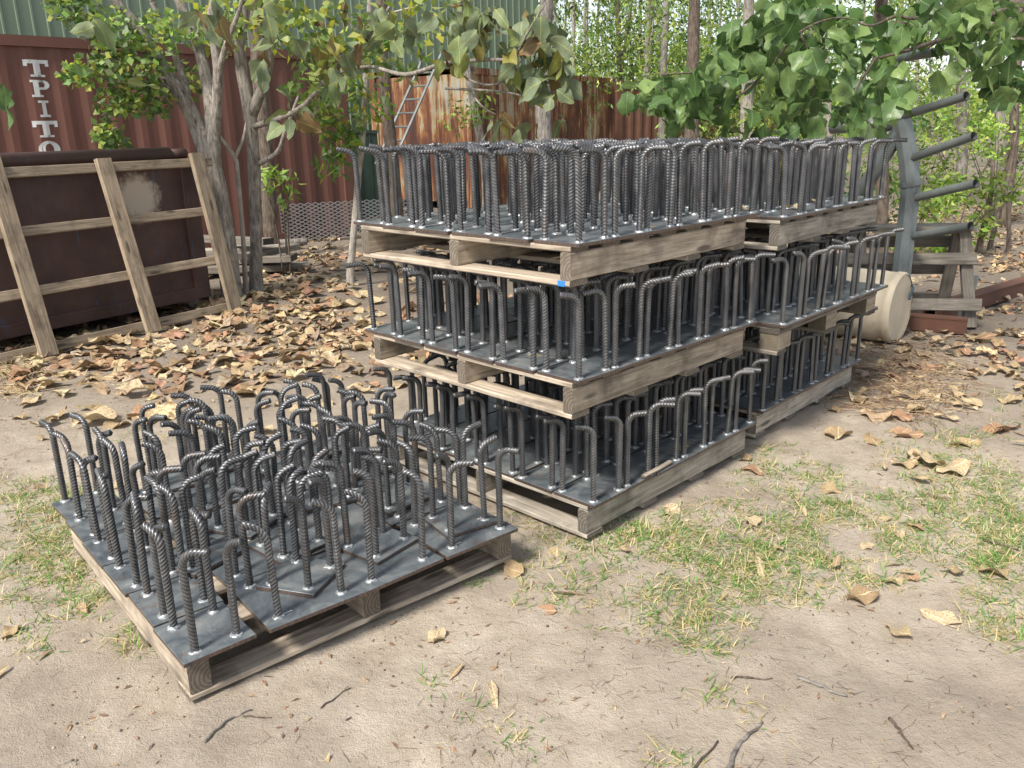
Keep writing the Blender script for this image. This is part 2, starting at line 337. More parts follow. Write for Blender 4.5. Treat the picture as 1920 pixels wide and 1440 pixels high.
# ------------------------------------------------------------------ the ground
def axis(lo, f0, f1, hi, fine, grow=1.35):
    a = list(np.arange(f0, f1, fine)); st = fine; x = f1
    while x < hi: a.append(x); st *= grow; x += st
    a.append(hi); st = fine; x = f0 - fine; b = []
    while x > lo: b.append(x); st *= grow; x -= st
    b.append(lo); return np.array(b[::-1] + a)
def ground_h(x, y):
    h = (fbm(x, y, .8, 3) - .5) * .035 + (fbm(x, y, 5, 9, 3) - .5) * .018 + (fbm(x, y, 22, 5, 2) - .5) * .012 - .022 * np.clip(fbm(x, y, 3.1, 61, 2) - .66, 0, 1) * 3
    far = np.clip((np.asarray(y, float) - 4.2) / 3, 0, 1); h = h + far * (fbm(x, y, 2.2, 21, 3) - .5) * .04
    return h - .014
gx = axis(-260, -4.5, 5.0, 260, .03); gy = axis(-30, 1.2, 7.5, 420, .03)
GX, GY = np.meshgrid(gx, gy); GZ = ground_h(GX, GY)
nx, ny = len(gx), len(gy); gv = np.stack([GX, GY, GZ], -1).reshape(-1, 3)
ii = (np.arange(ny - 1)[:, None] * nx + np.arange(nx - 1)[None]).ravel(); gf = np.stack([ii, ii + 1, ii + nx + 1, ii + nx], 1)
me = bpy.data.meshes.new('ground'); me.vertices.add(len(gv)); me.vertices.foreach_set('co', gv.ravel().astype(np.float32))
me.loops.add(gf.size); me.loops.foreach_set('vertex_index', gf.ravel().astype(np.int32)); me.polygons.add(len(gf))
me.polygons.foreach_set('loop_start', (np.arange(len(gf)) * 4).astype(np.int32)); me.polygons.foreach_set('loop_total', np.full(len(gf), 4, np.int32))
me.polygons.foreach_set('use_smooth', np.ones(len(gf), bool)); me.update(calc_edges=True); me.materials.append(MAT['ground'])
tag(link('ground', me), 'pale sandy ground under the pallets and trees', None, None, 'structure')

# ------------------------------------------------------------------ containers, shed, far things
def corrugated(mb, x0, x1, z0, z1, y=0.0, pitch=.28, depth=.036, sgn=1, mi=0):
    """trapezoid sheet in the xz plane, recessed towards +y*sgn"""
    xs = []; n = max(1, round((x1 - x0) / pitch)); p = (x1 - x0) / n
    for i in range(n):
        b = x0 + i * p; xs += [(b, 0), (b + p * .25, 0), (b + p * .5, depth), (b + p * .75, depth)]
    xs.append((x1, 0)); vv = []
    for x, d in xs: vv += [(x, y + d * sgn, z0), (x, y + d * sgn, z1)]
    mb.add(vv, [(2 * i, 2 * i + 2, 2 * i + 3, 2 * i + 1) for i in range(len(xs) - 1)], mi)
def container(name, label, loc, rz, L, W, H, mat, pitch=.28, dep=.036):
    """near long side on local y=0 running along +x, body behind it"""
    c = thing(name, label, 'container', loc, rz)
    m = MB(); corrugated(m, .16, L - .16, .16, H - .12, .03, pitch, dep); m.build('side_wall', mat, c)
    m = MB(); corrugated(m, .16, L - .16, .16, H - .12, W - .03, pitch, sgn=-1); m.build('side_wall', mat, c)
    for x, s in ((.02, 1), (L - .02, -1)):
        m = MB(); corrugated(m, .16, W - .16, .16, H - .12, 0, pitch, sgn=1)
        m.v = [(x + s * q[1] + s * .02, q[0], q[2]) for q in m.v]; m.build('end_wall', mat, c)
    for x in (0, L - .16):
        for y in (0, W - .16):
            m = MB(); m.box((x, y, .12), (x + .16, y + .16, H - .12)); m.build('corner_post', mat, c)
            for z in (0, H - .12):
                m = MB(); m.box((x - .004, y - .004, z), (x + .164, y + .164, z + .118)); f = m.build('corner_casting', mat, c)
                m = MB()
                for k in range(12): pass
                h = MB(); h.box((x + .05, y - .007, z + .03), (x + .11, y - .002, z + .09)); h.build('casting_hole', MAT['strap'], f)
    for y in (0, W - .10):
        m = MB(); m.box((.16, y + .004, H - .13), (L - .16, y + .09, H - .02)); m.build('top_rail', mat, c)
        m = MB(); m.box((.16, y + .004, .0), (L - .16, y + .09, .165)); m.build('bottom_rail', mat, c)
    m = MB(); corrugated(m, .1, L - .1, .08, W - .08, 0, .21, .02); m.v = [(q[0], q[2], H - .015 - q[1]) for q in m.v]; m.build('roof', mat, c)
    return c
red_dir = math.atan2(.718, .696)
redc = container('shipping_container', 'long faded red container with white lettering behind the left tree', (-2.28 - .696 * 6.06, 12.75 - .718 * 6.06, -.02), red_dir, 6.06, 2.44, 2.6, MAT['conred'], dep=.022)
rust = container('shipping_container', 'heavily rusted streaky container seen above the top pallet', (-.65, 16.2, -.02), R(57), 6.06, 2.44, 2.6, MAT['rustsheet'], .26)
m = MB(); far = container('shipping_container', 'dark brown rusty container end behind the right-hand leaves', (2.85, 22.4, -.02), R(28), 6.06, 2.44, 2.6, MAT['rust'])

# slab-serif letters painted down the red container: T P I T O
def letter(ch):
    bx = lambda x0, z0, x1, z1: (x0, z0, x1, z1)
    L = {'T': [(.0, .78, 1, 1), (.0, .62, .14, .78), (.86, .62, 1, .78), (.36, .0, .64, .78), (.20, .0, .80, .13)],
         'I': [(.1, .86, .9, 1), (.34, .14, .66, .86), (.1, 0, .9, .14)],
         'P': [(.0, .86, .72, 1), (.0, 0, .58, .13), (.14, .13, .42, .86)]}
    m = MB()
    for x0, z0, x1, z1 in L.get(ch, []): m.add([(x0, 0, z0), (x1, 0, z0), (x1, 0, z1), (x0, 0, z1)], [(0, 1, 2, 3)])
    if ch in 'PO':
        cx, cz, ro, ri, sx = (.5, .5, .5, .27, .95) if ch == 'O' else (.62, .715, .285, .12, 1.25)
        a0, a1 = (0, 2 * math.pi) if ch == 'O' else (-math.pi / 2, math.pi / 2)
        n = 24; vv = []
        for i in range(n + 1):
            a = a0 + (a1 - a0) * i / n
            vv += [(cx + math.cos(a) * ro * sx, 0, cz + math.sin(a) * ro), (cx + math.cos(a) * ri * sx * .75, 0, cz + math.sin(a) * ri * 1.25)]
        m.add(vv, [(2 * i, 2 * i + 2, 2 * i + 3, 2 * i + 1) for i in range(n)])
        if ch == 'P':
            for z0, z1 in ((.86, 1), (.43, .57)): m.add([(.4, 0, z0), (.64, 0, z0), (.64, 0, z1), (.4, 0, z1)], [(0, 1, 2, 3)])
    return m
inv = redc.matrix_basis.inverted()
def on_red(u, v):                     # where a sight line meets the container's near side
    o = inv @ Vector((0, 0, EYE)); d = (inv.to_3x3() @ ray(u, v)); t = (.024 - o.y) / d.y
    return o + d * t
for ch, (u, v, w, h) in zip('TPITO', ((69, 128, 48, 32), (77, 166, 38, 32), (84, 204, 26, 31), (87, 242, 48, 31), (94, 280, 44, 32))):
    p = on_red(u, v); a = on_red(u - w / 2, v); b = on_red(u + w / 2, v); t0 = on_red(u, v - h / 2); t1 = on_red(u, v + h / 2)
    W_, H_ = abs(b.x - a.x), abs(t0.z - t1.z); mb = letter(ch)
    # the paint follows the corrugation
    vv = []; ff = []; 
    for f in mb.f:
        q = [mb.v[i] for i in f]; n = 6
        for k in range(n):
            s0, s1 = k / n, (k + 1) / n
            L0 = [(q[0][j] * (1 - s0) + q[1][j] * s0) for j in range(3)]; L1 = [(q[0][j] * (1 - s1) + q[1][j] * s1) for j in range(3)]
            U1 = [(q[3][j] * (1 - s1) + q[2][j] * s1) for j in range(3)]; U0 = [(q[3][j] * (1 - s0) + q[2][j] * s0) for j in range(3)]
            o = len(vv); vv += [L0, L1, U1, U0]; ff.append((o, o + 1, o + 2, o + 3))
    def wave(x):
        nn = round((6.06 - .32) / .28); pp = 5.74 / nn; f = ((x - .16) / pp) % 1
        return .022 * (0 if f < .25 else (f - .25) * 4 if f < .5 else 1 if f < .75 else (1 - f) * 4)
    vv = [(a.x + q[0] * W_, .0255 + wave(a.x + q[0] * W_), t1.z + q[2] * H_) for q in vv]
    mb.v = vv; mb.f = ff; mb.m = [0] * len(ff); mb.build('painted_letter', MAT['white'], redc)

# green shed
shed = thing('shed', 'tall pale green ribbed metal shed behind the containers', 'shed', (-13.5, 9.04, -.05), red_dir)
SL = 20.7
m = MB(); xs = []
for i in range(int(SL / .23)):
    b = i * .23; xs += [(b, 0), (b + .175, 0), (b + .185, -.018), (b + .215, -.018)]
vv = []
for x, d in xs: vv += [(x, d, 0), (x, d, 6.4)]
m.add(vv, [(2 * i, 2 * i + 2, 2 * i + 3, 2 * i + 1) for i in range(len(xs) - 1)]); m.build('wall', MAT['shed'], shed)
m = MB(); m.box((SL - .25, .04, 0), (SL - .12, 9, 6.4)); m.build('end_wall', MAT['shed'], shed)
m = MB(); m.box((0, -.15, 6.4), (SL, 9, 6.5)); m.build('roof', MAT['shed'], shed)
m = MB(); m.box((SL - .26, -.06, 0), (SL - .1, .06, 6.39)); m.build('corner_trim', MAT['shed'], shed)
for x in (6.32,):
    m = MB(); m.box((x - .07, -.075, 0), (x + .07, -.035, 6.38)); m.build('downpipe', MAT['strap'], shed)

# ------------------------------------------------------------------ pallets
PW = 1.165
def board_mesh(L, w, t, name, mat):
    """a sawn board, length along x, edges eased and a little wavy"""
    m = MB(); n = 5; e = min(.004, t * .2); seg = 6; vv = []
    prof = [(-w / 2 + e, -t / 2), (w / 2 - e, -t / 2), (w / 2, -t / 2 + e), (w / 2, t / 2 - e), (w / 2 - e, t / 2), (-w / 2 + e, t / 2), (-w / 2, t / 2 - e), (-w / 2, -t / 2 + e)]
    for i in range(seg + 1):
        x = -L / 2 + L * i / seg; dy = random.uniform(-.002, .002); dw = random.uniform(-.0015, .0015)
        for y, z in prof: vv.append((x, y * (1 + dw / w) + dy * 0.6, z))
    ff = [(i * 8 + k, i * 8 + (k + 1) % 8, (i + 1) * 8 + (k + 1) % 8, (i + 1) * 8 + k) for i in range(seg) for k in range(8)]
    ff += [tuple(range(8))[::-1], tuple(seg * 8 + k for k in range(8))]
    m.add(vv, [f[::-1] for f in ff[:-2]] + [ff[-2][::-1], ff[-1][::-1]]); return m.mesh(name, mat)
def pallet(label, loc, rz, along_x, mat, n_top=7, n_bot=4, first_top=.0, kind='stringer'):
    p = thing('pallet', label, 'pallet', loc, rz, 'pallets loaded with anchor plates')
    def put(nm, me, lx, ly, lz, along):    # along: 0 board along local x, 1 along local y
        link(nm, me, p, (lx, ly, lz), (random.uniform(-.003, .003), 0, (0 if along == 0 else R(90)) + random.uniform(-.004, .004)))
    ms = board_mesh(PW, .045, .095, 'stringer', mat)
    tall = board_mesh(PW, .062, .112, 'stringer', mat)
    mt = [board_mesh(PW + random.uniform(-.006, .006), .095, .0195, 'deck_board', mat) for _ in range(3)]
    bx = lambda f, c: (c, f) if along_x else (f, c)
    if kind == 'stringer':
        for s in (.0225, PW / 2, PW - .0225):
            if along_x: put('stringer', ms, PW / 2, s, .068, 0)
            else: put('stringer', tall, s + (.008 if s < .1 else -.008 if s > 1 else 0), PW / 2, .0765, 1)
    else:
        bl = board_mesh(.13, .09, .078, 'block', MAT['block'])
        for s in (.05, PW / 2, PW - .05):
            for q in (.07, PW / 2, PW - .07): put('block', bl, q, s, .0592, 0)
        cb = board_mesh(PW, .095, .0175, 'cross_board', mat)
        for s in (.05, PW / 2, PW - .05): put('cross_board', cb, PW / 2, s, .1075, 0)
    for i in range(n_top):
        f = first_top + .0475 + (PW - .095 - first_top) * i / (n_top - 1)
        z = .1262 if along_x else .1235
        if along_x: put('deck_board', random.choice(mt), f, PW / 2, z, 1)
        else: put('deck_board', random.choice(mt), PW / 2, f, z, 0)
    for i in range(n_bot):
        f = .0475 + (PW - .095) * i / (n_bot - 1)
        if along_x: put('bottom_board', random.choice(mt), f, PW / 2, .0098, 1)
        else: put('bottom_board', random.choice(mt), PW / 2, f, .0098, 0)
    return p
Z2, Z3, ZB2, ZB3 = .4975, .973, .478, .945
PAL = {}
PAL['P0'] = pallet('low pallet standing alone in the foreground, loaded with tangled hooked bars', (-.9032, 1.9442, 0), R(40.39), False, MAT['pallet'], 6, 4, .10)
PAL['A1'] = pallet('bottom pallet of the front stack, set on the ground', (.2701, 2.8356, 0), R(45.46), True, MAT['palletgrey'])
PAL['A2'] = pallet('middle pallet of the front stack of three', (.2091, 2.7853, Z2), R(44.77), True, MAT['pallet'])
PAL['A3'] = pallet('top pallet of the front stack with a blue mark at its corner', (.2034, 2.7815, Z3), R(45.6), True, MAT['pallet'])
PAL['B1'] = pallet('bottom pallet of the rear stack, beside the cream drum', (1.1937, 3.8469, 0), R(46.54), True, MAT['palletgrey'])
PAL['B2'] = pallet('middle pallet of the rear stack, resting on square blocks', (1.2025, 3.6363, ZB2), R(46.54), True, MAT['oldgrey'], kind='block', n_bot=3)
PAL['B3'] = pallet('top pallet of the rear stack, pale grey weathered', (1.1877, 3.6909, ZB3), R(47.27), True, MAT['palletgrey'])
m = MB(); m.box((-.0052, .020, .0005), (-.0022, .052, .0192)); link('paint_mark', m.mesh('paint_mark', MAT['blue']), PAL['A3'])

# ------------------------------------------------------------------ anchor plates with hooked bars
BR = .0096
def bar_mesh(h, bend_r, phi, tail, seed):
    """deformed bar: rises h, then bends over by phi; herringbone ribs are real relief"""
    rnd = random.Random(seed); st = .0018; pts = []; tan = []
    up = h - bend_r; s = 0
    n1 = int(up / st)
    for i in range(n1 + 1): pts.append(Vector((0, 0, up * i / n1))); tan.append(0.0)
    n2 = int(bend_r * phi / st)
    for i in range(1, n2 + 1):
        a = phi * i / n2; pts.append(Vector((bend_r * (1 - math.cos(a)), 0, up + bend_r * math.sin(a)))); tan.append(a)
    n3 = max(2, int(tail / st)); e = pts[-1]; d = Vector((math.sin(phi), 0, math.cos(phi)))
    for i in range(1, n3 + 1): pts.append(e + d * tail * i / n3); tan.append(phi)
    N = 20; off = rnd.random() * 6.28; k = 1.0; pitch = .0116; wr = []; vv = []; s = 0
    lean = Vector((rnd.uniform(-.02, .02), rnd.uniform(-.02, .02), 0))
    for i, p in enumerate(pts):
        if i: s += (p - pts[i - 1]).length
        a = tan[i]; X = Vector((math.cos(a), 0, -math.sin(a))); Y = Vector((0, 1, 0))
        for j in range(N):
            th = 2 * math.pi * j / N; tt = (th + off) % (2 * math.pi)
            side = 1 if tt < math.pi else -1; ph = s / pitch + side * (tt if side > 0 else tt - math.pi) * k / math.pi * 2.0
            f = ph % 1.0; rib = max(0.0, 1 - abs(f - .5) / .30); edge = min(tt % math.pi, math.pi - tt % math.pi)
            hh = min(1, rib * 1.5) * (1 if edge > .25 else edge / .25); rr = BR + .0021 * hh + (.0013 if edge < .2 else 0)
            wr.append(max(hh, .8 if edge < .2 else 0))
            if i in (0,): rr = BR
            q = p + (X * math.cos(th) + Y * math.sin(th)) * rr
            vv.append(q + lean * q.z)
    ff = [(i * N + j, i * N + (j + 1) % N, (i + 1) * N + (j + 1) % N, (i + 1) * N + j) for i in range(len(pts) - 1) for j in range(N)]
    ff.append(tuple((len(pts) - 1) * N + j for j in range(N)))
    m = MB(); m.add(vv, ff); me = m.mesh('hooked_bar', MAT['rebar'], True); w_ = me.attributes.new('worn_shade', 'FLOAT', 'POINT'); w_.data.foreach_set('value', wr); return me
BARS = [bar_mesh(.298 + random.uniform(-.007, .007), random.uniform(.040, .052), R(random.uniform(76, 93)), random.uniform(.030, .048), i) for i in range(12)]
BARSP = [bar_mesh(.304 + random.uniform(-.016, .012), random.uniform(.044, .058), R(random.uniform(66, 92)), random.uniform(.022, .042), 50 + i) for i in range(12)]
def weld_mesh(seed):
    rnd = random.Random(seed); m = MB(); N = 14; vv = []
    for (r_, z_) in ((.0185, -.001), (.0172, .0032), (.0145, .0060), (.0102, .0074)):
        for j in range(N):
            a = 2 * math.pi * j / N; k = 1 + rnd.uniform(-.10, .13)
            vv.append((math.cos(a) * (.0098 + (r_ - .0098) * k), math.sin(a) * (.0098 + (r_ - .0098) * k), z_ * (1 + rnd.uniform(-.2, .25))))
    m.add(vv, [(i * N + j, i * N + (j + 1) % N, (i + 1) * N + (j + 1) % N, (i + 1) * N + j) for i in range(3) for j in range(N)])
    return m.mesh('weld', MAT['weld'], True)
WELDS = [weld_mesh(i) for i in range(6)]
PT = .0125
def plate_mesh(w, d):
    m = MB(); e = .0012; vv = []
    for z, k in ((0, 0), (PT - e, 0), (PT, e)):
        vv += [(-w / 2 + k, -d / 2 + k, z), (w / 2 - k, -d / 2 + k, z), (w / 2 - k, d / 2 - k, z), (-w / 2 + k, d / 2 - k, z)]
    ff = [(3, 2, 1, 0), (8, 9, 10, 11)] + [(i * 4 + j, i * 4 + (j + 1) % 4, i * 4 + 4 + (j + 1) % 4, i * 4 + 4 + j) for i in range(2) for j in range(4)]
    m.add(vv, ff); return m.mesh('plate', MAT['plate'])
PL = {}
def anchor_plate(pal, label, x, y, z, rz, w, d, sx, sy, hooks, bars, tilt=(0, 0), marks=None):
    """plate centre (x, y) in the pallet's own frame; bars at the four corners of an sx by sy rectangle"""
    M = pal.matrix_basis @ Matrix.Translation((x, y, z)) @ Matrix.Rotation(rz, 4, 'Z') @ Matrix.Rotation(tilt[0], 4, 'X') @ Matrix.Rotation(tilt[1], 4, 'Y')
    t = link('anchor_plate', None); t.matrix_basis = M; tag(t, label, 'steel plate', 'steel plates with four hooked bars')
    if (w, d) not in PL: PL[(w, d)] = plate_mesh(w, d)
    po = link('plate', PL[(w, d)], t)
    for i, (bx, by) in enumerate(((-1, -1), (1, -1), (-1, 1), (1, 1))):
        lx, ly = bx * sx / 2 + random.uniform(-.004, .004), by * sy / 2 + random.uniform(-.004, .004)
        b = link('hooked_bar', random.choice(bars), t, (lx, ly, PT - .0005), (random.uniform(-.022, .022), random.uniform(-.022, .022), hooks[i]))
        link('weld', random.choice(WELDS), b, (0, 0, 0), (0, 0, random.uniform(0, 6)), (random.uniform(.92, 1.18), random.uniform(.92, 1.18), random.uniform(.7, 1.2)))
    if marks:
        mm = MB()
        for (x0, y0, x1, y1) in marks[1]:
            dx, dy = x1 - x0, y1 - y0; l = math.hypot(dx, dy); px, py = -dy / l * .0022, dx / l * .0022
            mm.add([(x0 - px, y0 - py, PT + .0006), (x1 - px, y1 - py, PT + .0006), (x1 + px, y1 + py, PT + .0006), (x0 + px, y0 + py, PT + .0006)], [(0, 1, 2, 3)])
        mm.build(marks[0], MAT['yellow' if 'paint' in marks[0] else 'chalk'], po)
    return t
ORD = ['first', 'second', 'third', 'fourth', 'fifth', 'sixth']
DECK = .1362
def load(key, phrase, marks={}, pb=.204, pa=.21, b0=.0, a0=-.03, skip=()):
    pal = PAL[key]
    for i in range(6):            # i along the right-hand edge (b, local x), j along the left-hand edge (a, local y)
        for j in range(6):
            if (i, j) in skip: continue
            chi = R(random.choice((-1, 1)) * random.uniform(16, 26))
            ax = random.random() < .5
            if i == 0: ax = True
            elif j == 0: ax = random.random() < .12
            hk = []
            for bx, by in ((-1, -1), (1, -1), (-1, 1), (1, 1)):
                base = R(156) if ax else R(-58)
                if i > 0 and j > 0 and random.random() < .2: base += math.pi
                hk.append(base + R(random.uniform(-11, 11)))
            anchor_plate(pal, f'plate with hooked bars, {ORD[i]} row back, {ORD[j]} from right, {phrase}',
                         b0 + .1 + i * pb + random.uniform(-.003, .003) + (random.uniform(-.012, .004) if i == 0 else 0), a0 + .1 + j * pa + random.uniform(-.003, .003), DECK, R(random.uniform(-.9, .9)),
                         .2, .2, .148, .152, hk, BARS, (R(random.uniform(-.15, .15)), R(random.uniform(-.15, .15))), marks.get((i, j)))
SQ = ('paint_mark', [(-.02, -.03, .03, -.03), (.03, -.03, .03, .02), (-.02, -.03, -.02, .02)])
load('A1', 'bottom pallet of front stack', {(3, 0): SQ})
load('A2', 'middle pallet of front stack', {(0, 1): ('paint_mark', [(.05, .02, .05, .075), (.07, .02, .07, .05)])})
load('A3', 'top pallet of front stack', {(2, 0): ('paint_mark', [(-.02, -.03, .04, -.03)])})
load('B1', 'bottom pallet of rear stack', {(5, 0): SQ})
load('B2', 'middle pallet of rear stack')
load('B3', 'top pallet of rear stack')
# the low pallet: a column of small plates, large plates beside them, more small ones thrown on top
pal = PAL['P0']; rh = lambda: (lambda a: [R(a + random.uniform(-22, 22)) for _ in range(4)])(random.choice((-40, -60, 130, 150, -20, 170)))
def outw(ch=0): return [R(a + ch + random.uniform(-25, 25)) for a in random.choice(((-50, -50, 130, 130), (150, -30, 150, -30), (140, 140, -40, -40), (-60, -60, -50, -50), (160, 150, 160, 150)))]
cols0 = [(-.040, .235), (.199, .235), (.438, .233), (.675, .233), (.912, .228), (1.142, .20)]
for j, (a, d) in enumerate(cols0):
    anchor_plate(pal, f'small plate with hooked bars, {ORD[j]} back along left edge of low pallet', .088 + random.uniform(-.008, .004), a + d / 2, DECK, R(random.uniform(-2.5, 2.5) + (2 if j == 0 else 0)),
                 .205, d - .004, .118, .158, [R(x + random.uniform(-14, 14)) for x in ((-62, -60, 100, 95), (-75, -70, 85, 110), (-60, 100, 95, -70), (-80, -60, 110, 85), (-60, 90, 80, 100), (100, -70, 95, 120))[j]], BARSP, (0, 0))
big = []
for i in range(3):
    for j in range(4):
        cx = .365 + i * .318 + random.uniform(-.006, .006); cy = .105 + j * .322 + random.uniform(-.006, .006)
        if i == 0: cx += .02
        tl = (R(random.uniform(-.2, .2)), R(random.uniform(-.2, .2)))
        mk = ('chalk_mark', [(-.10, -.11, -.06, -.105), (.02, .08, .06, .085)]) if random.random() < .6 else None
        anchor_plate(pal, f'large plate with hooked bars, {ORD[j]} row back, {ORD[i]} along, on low pallet', cx, cy, DECK + .0005, R(random.uniform(-1.6, 1.6)),
                     .304, .314, .205 + random.uniform(-.02, .01), .22, outw(), BARSP, tl, mk)
        big.append((cx, cy))
tops = [(.43, .155, 32, 'nearest the front corner'), (.50, .375, 8, 'behind the nearest tilted one'), (.72, .175, 14, 'at the middle of the front edge'), (1.03, .13, -7, 'at the right front corner'),
        (.96, .44, 5, 'behind the right front corner'), (.46, .64, 28, 'in the middle left of the heap'), (.78, .64, -12, 'in the middle of the heap'), (.46, .93, 6, 'at the back left of the heap'),
        (.80, 1.00, 20, 'at the back middle of the heap'), (1.06, .78, -10, 'at the back right of the heap'), (.40, 1.20, -6, 'at the far back left corner'), (.62, 1.24, 9, 'at the far back edge'), (1.04, 1.10, 12, 'at the far back right corner'), (.24, .50, 17, 'overlapping the left edge plates')]
for k, (x, y, a, ph) in enumerate(tops):
    mk = ('chalk_mark', [(.05, -.05, .075, -.068)]) if k in (0, 1, 3) else None
    anchor_plate(pal, f'small loose plate with bars on low pallet, {ph}', x, y, DECK + PT + .0025 + k * .0003, R(a), .2, .2, .14, .125, rh() if k not in (0, 3) else outw(30), BARSP, (R(random.uniform(-.4, .4)), R(random.uniform(-.4, .4))), mk)

# ------------------------------------------------------------------ brown steel bin and the timber frame leaning on it
FD = Vector((.552, .834, 0)); frz = math.atan2(FD.y, FD.x)
bl = Vector((-3.73, 5.95, 0)); L_bin = 4.6
b = thing('steel_bin', 'dark brown steel bin with a pipe rim behind the leaning timber hurdle', 'bin', (bl.x - FD.x * 2.75, bl.y - FD.y * 2.75, 0), frz)
bm_ = lambda lo, hi, nm: (lambda m: (m.box(lo, hi), m.build(nm, MAT['bin'], b)))(MB())
bm_((0, 0, .12), (L_bin - .16, .012, 1.30), 'front_panel'); bm_((0, -.05, .10), (L_bin - .05, -.001, .19), 'bottom_lip')
bm_((L_bin - .16, -.03, .13), (L_bin - .05, .10, 1.30), 'edge_channel'); bm_((L_bin - .05, .0, .06), (L_bin, .9, 1.22), 'end_panel')
bm_((0, .89, .1), (L_bin - .06, .905, 1.3), 'back_panel'); bm_((0, .013, .1), (L_bin - .06, .888, .115), 'floor_panel')
m = MB(); m.tube([(-.1, .03, 1.34), (L_bin - .22, .03, 1.34)], .058, 16); m.build('rim_pipe', MAT['bin'], b, True)
m = MB(); m.tube([(L_bin - .215, .03, 1.34), (L_bin - .06, .03, 1.34)], .042, 12); m.build('pipe_stub', MAT['bin'], b, True)
for x in (.6, 2.2, 3.8):
    m = MB(); m.box((x, .2, -.02), (x + .12, .8, .098)); m.build('skid', MAT['bin'], b)
f = tag(link('timber_hurdle', None, None, (-3.335, 5.834, .0)), 'leaning brown timber hurdle of posts and rails before the steel bin', 'hurdle')
f.rotation_euler = (R(-13), 0, frz)
f.rotation_euler = (Matrix.Rotation(frz, 3, 'Z') @ Matrix.Rotation(R(-13), 3, 'X')).to_euler()
def stick(nm, parent, mat, L, w, t, loc, rot): return link(nm, board_mesh(L, w, t, nm, mat), parent, loc, rot)
for x, hgt, tw in ((-.82, 1.36, .0), (.0, 1.42, .012), (.83, 1.37, -.01), (1.66, 1.38, .02)):
    stick('post', f, MAT['frame'], hgt, .125, .045, (x, -.026, hgt / 2 - .01), (R(90), R(-90) + tw, 0))
for z, x0, x1 in ((.05, -1.4, 1.74), (.46, -1.4, 1.80), (.885, -1.4, 1.76), (1.30, -1.4, 1.84)):
    stick('rail', f, MAT['frame'], x1 - x0, .072, .032, ((x0 + x1) / 2, .0155, z), (R(90), R(random.uniform(-.4, .4)), 0))

# ------------------------------------------------------------------ things to the right: drum, stand, trestle, beams
dr = tag(link('plastic_drum', None), 'cream plastic drum lying on its side beside the rear stack', 'drum')
dc = at(1690, 574, 5.68); axd = Vector((-.74, .67, 0)).normalized(); rad = .252; Ld = .80
dr.location = (dc.x, dc.y, 0); dr.rotation_euler = (0, 0, math.atan2(axd.y, axd.x)); dcz = rad - .02
m = MB(); prof = [(.0, .238), (.012, .252), (.05, .252), (.055, .247), (.12, .247), (.125, .25), (.5, .25), (.505, .245), (.53, .245), (.535, .25), (Ld - .02, .25), (Ld, .235)]
m.tube([(x, 0, dcz) for x, _ in prof], [r for _, r in prof], 40, cap=False); m.build('body', MAT['cream'], dr, True)
m = MB(); m.tube([(.006, 0, dcz), (.014, 0, dcz)], [.236, .238], 40); m.build('lid', MAT['cream'], dr)
m = MB(); m.tube([(Ld - .01, 0, dcz), (Ld - .004, 0, dcz)], [.236, .236], 40); m.build('base', MAT['cream'], dr)
m = MB(); m.tube(spline([(.06, -.2, dcz + .165), (.03, -.215, dcz + .15), (-.012, -.17, dcz + .12), (-.01, -.135, dcz + .07), (-.012, -.12, dcz + .045)], 5), .009, 6); m.tube(spline([(.04, -.21, dcz + .15), (.045, -.235, dcz + .10), (.04, -.246, dcz + .06)], 4), .008, 6); m.build('handle_strap', MAT['strap'], dr, True)
m = MB(); m.tube([(.2, -.1, dcz + .232), (.22, -.085, dcz + .236)], [.018, .012], 7); m.build('puncture', MAT['strap'], dr)

YS = 6.25
st = tag(link('pipe_stand', None), 'bent galvanised post with grey pipe arms sticking out to the right', 'stand')
bp = at(1676, 640, YS); st.location = (bp.x, bp.y, 0)
SP = lambda u, v, y=YS: at(u, v, y) - Vector((bp.x, bp.y, 0))
def post_seg(nm, pts, w):
    """flattened heavy section: oval tube"""
    m = MB(); m.tube(spline(pts, 4), w, 8); m.build(nm, MAT['galv'], st)
foot = SP(1685, 560); foot = Vector((foot.x, foot.y, -.02))
post_seg('post', [foot, SP(1698, 440), SP(1708, 348)], .070)
post_seg('post', [SP(1708, 347), SP(1701, 285), SP(1690, 222)], .071)
post_seg('post', [SP(1690, 221), SP(1676, 140), SP(1657, 56)], .067)
m = MB(); m.tube([SP(1708, 347), SP(1707, 339)], .077, 14); m.build('collar', MAT['galv'], st)
for (u0, v0, u1, v1) in ((1690, 218, 1812, 180), (1706, 298, 1826, 255), (1712, 372, 1830, 344), (1708, 444, 1820, 424), (1680, 110, 1790, 92)):
    m = MB(); p0, p1 = SP(u0, v0, YS - .02), SP(u1, v1, YS - .55); d = (p1 - p0)
    m.tube([p0, p1], .030, 12, cap=False); m.tube([p1, p0 + d * .9], .025, 12, cap=False); o = m.build('arm', MAT['pipe'], st, True)
for (u0, v0, u1, v1) in ((1692, 232, 1560, 240), (1690, 240, 1572, 430)):
    m = MB(); m.tube([SP(u0, v0), SP(u1, v1, YS + .5)], .045 if v1 < 300 else .055, 12); m.build('brace', MAT['pipe'], st, True)

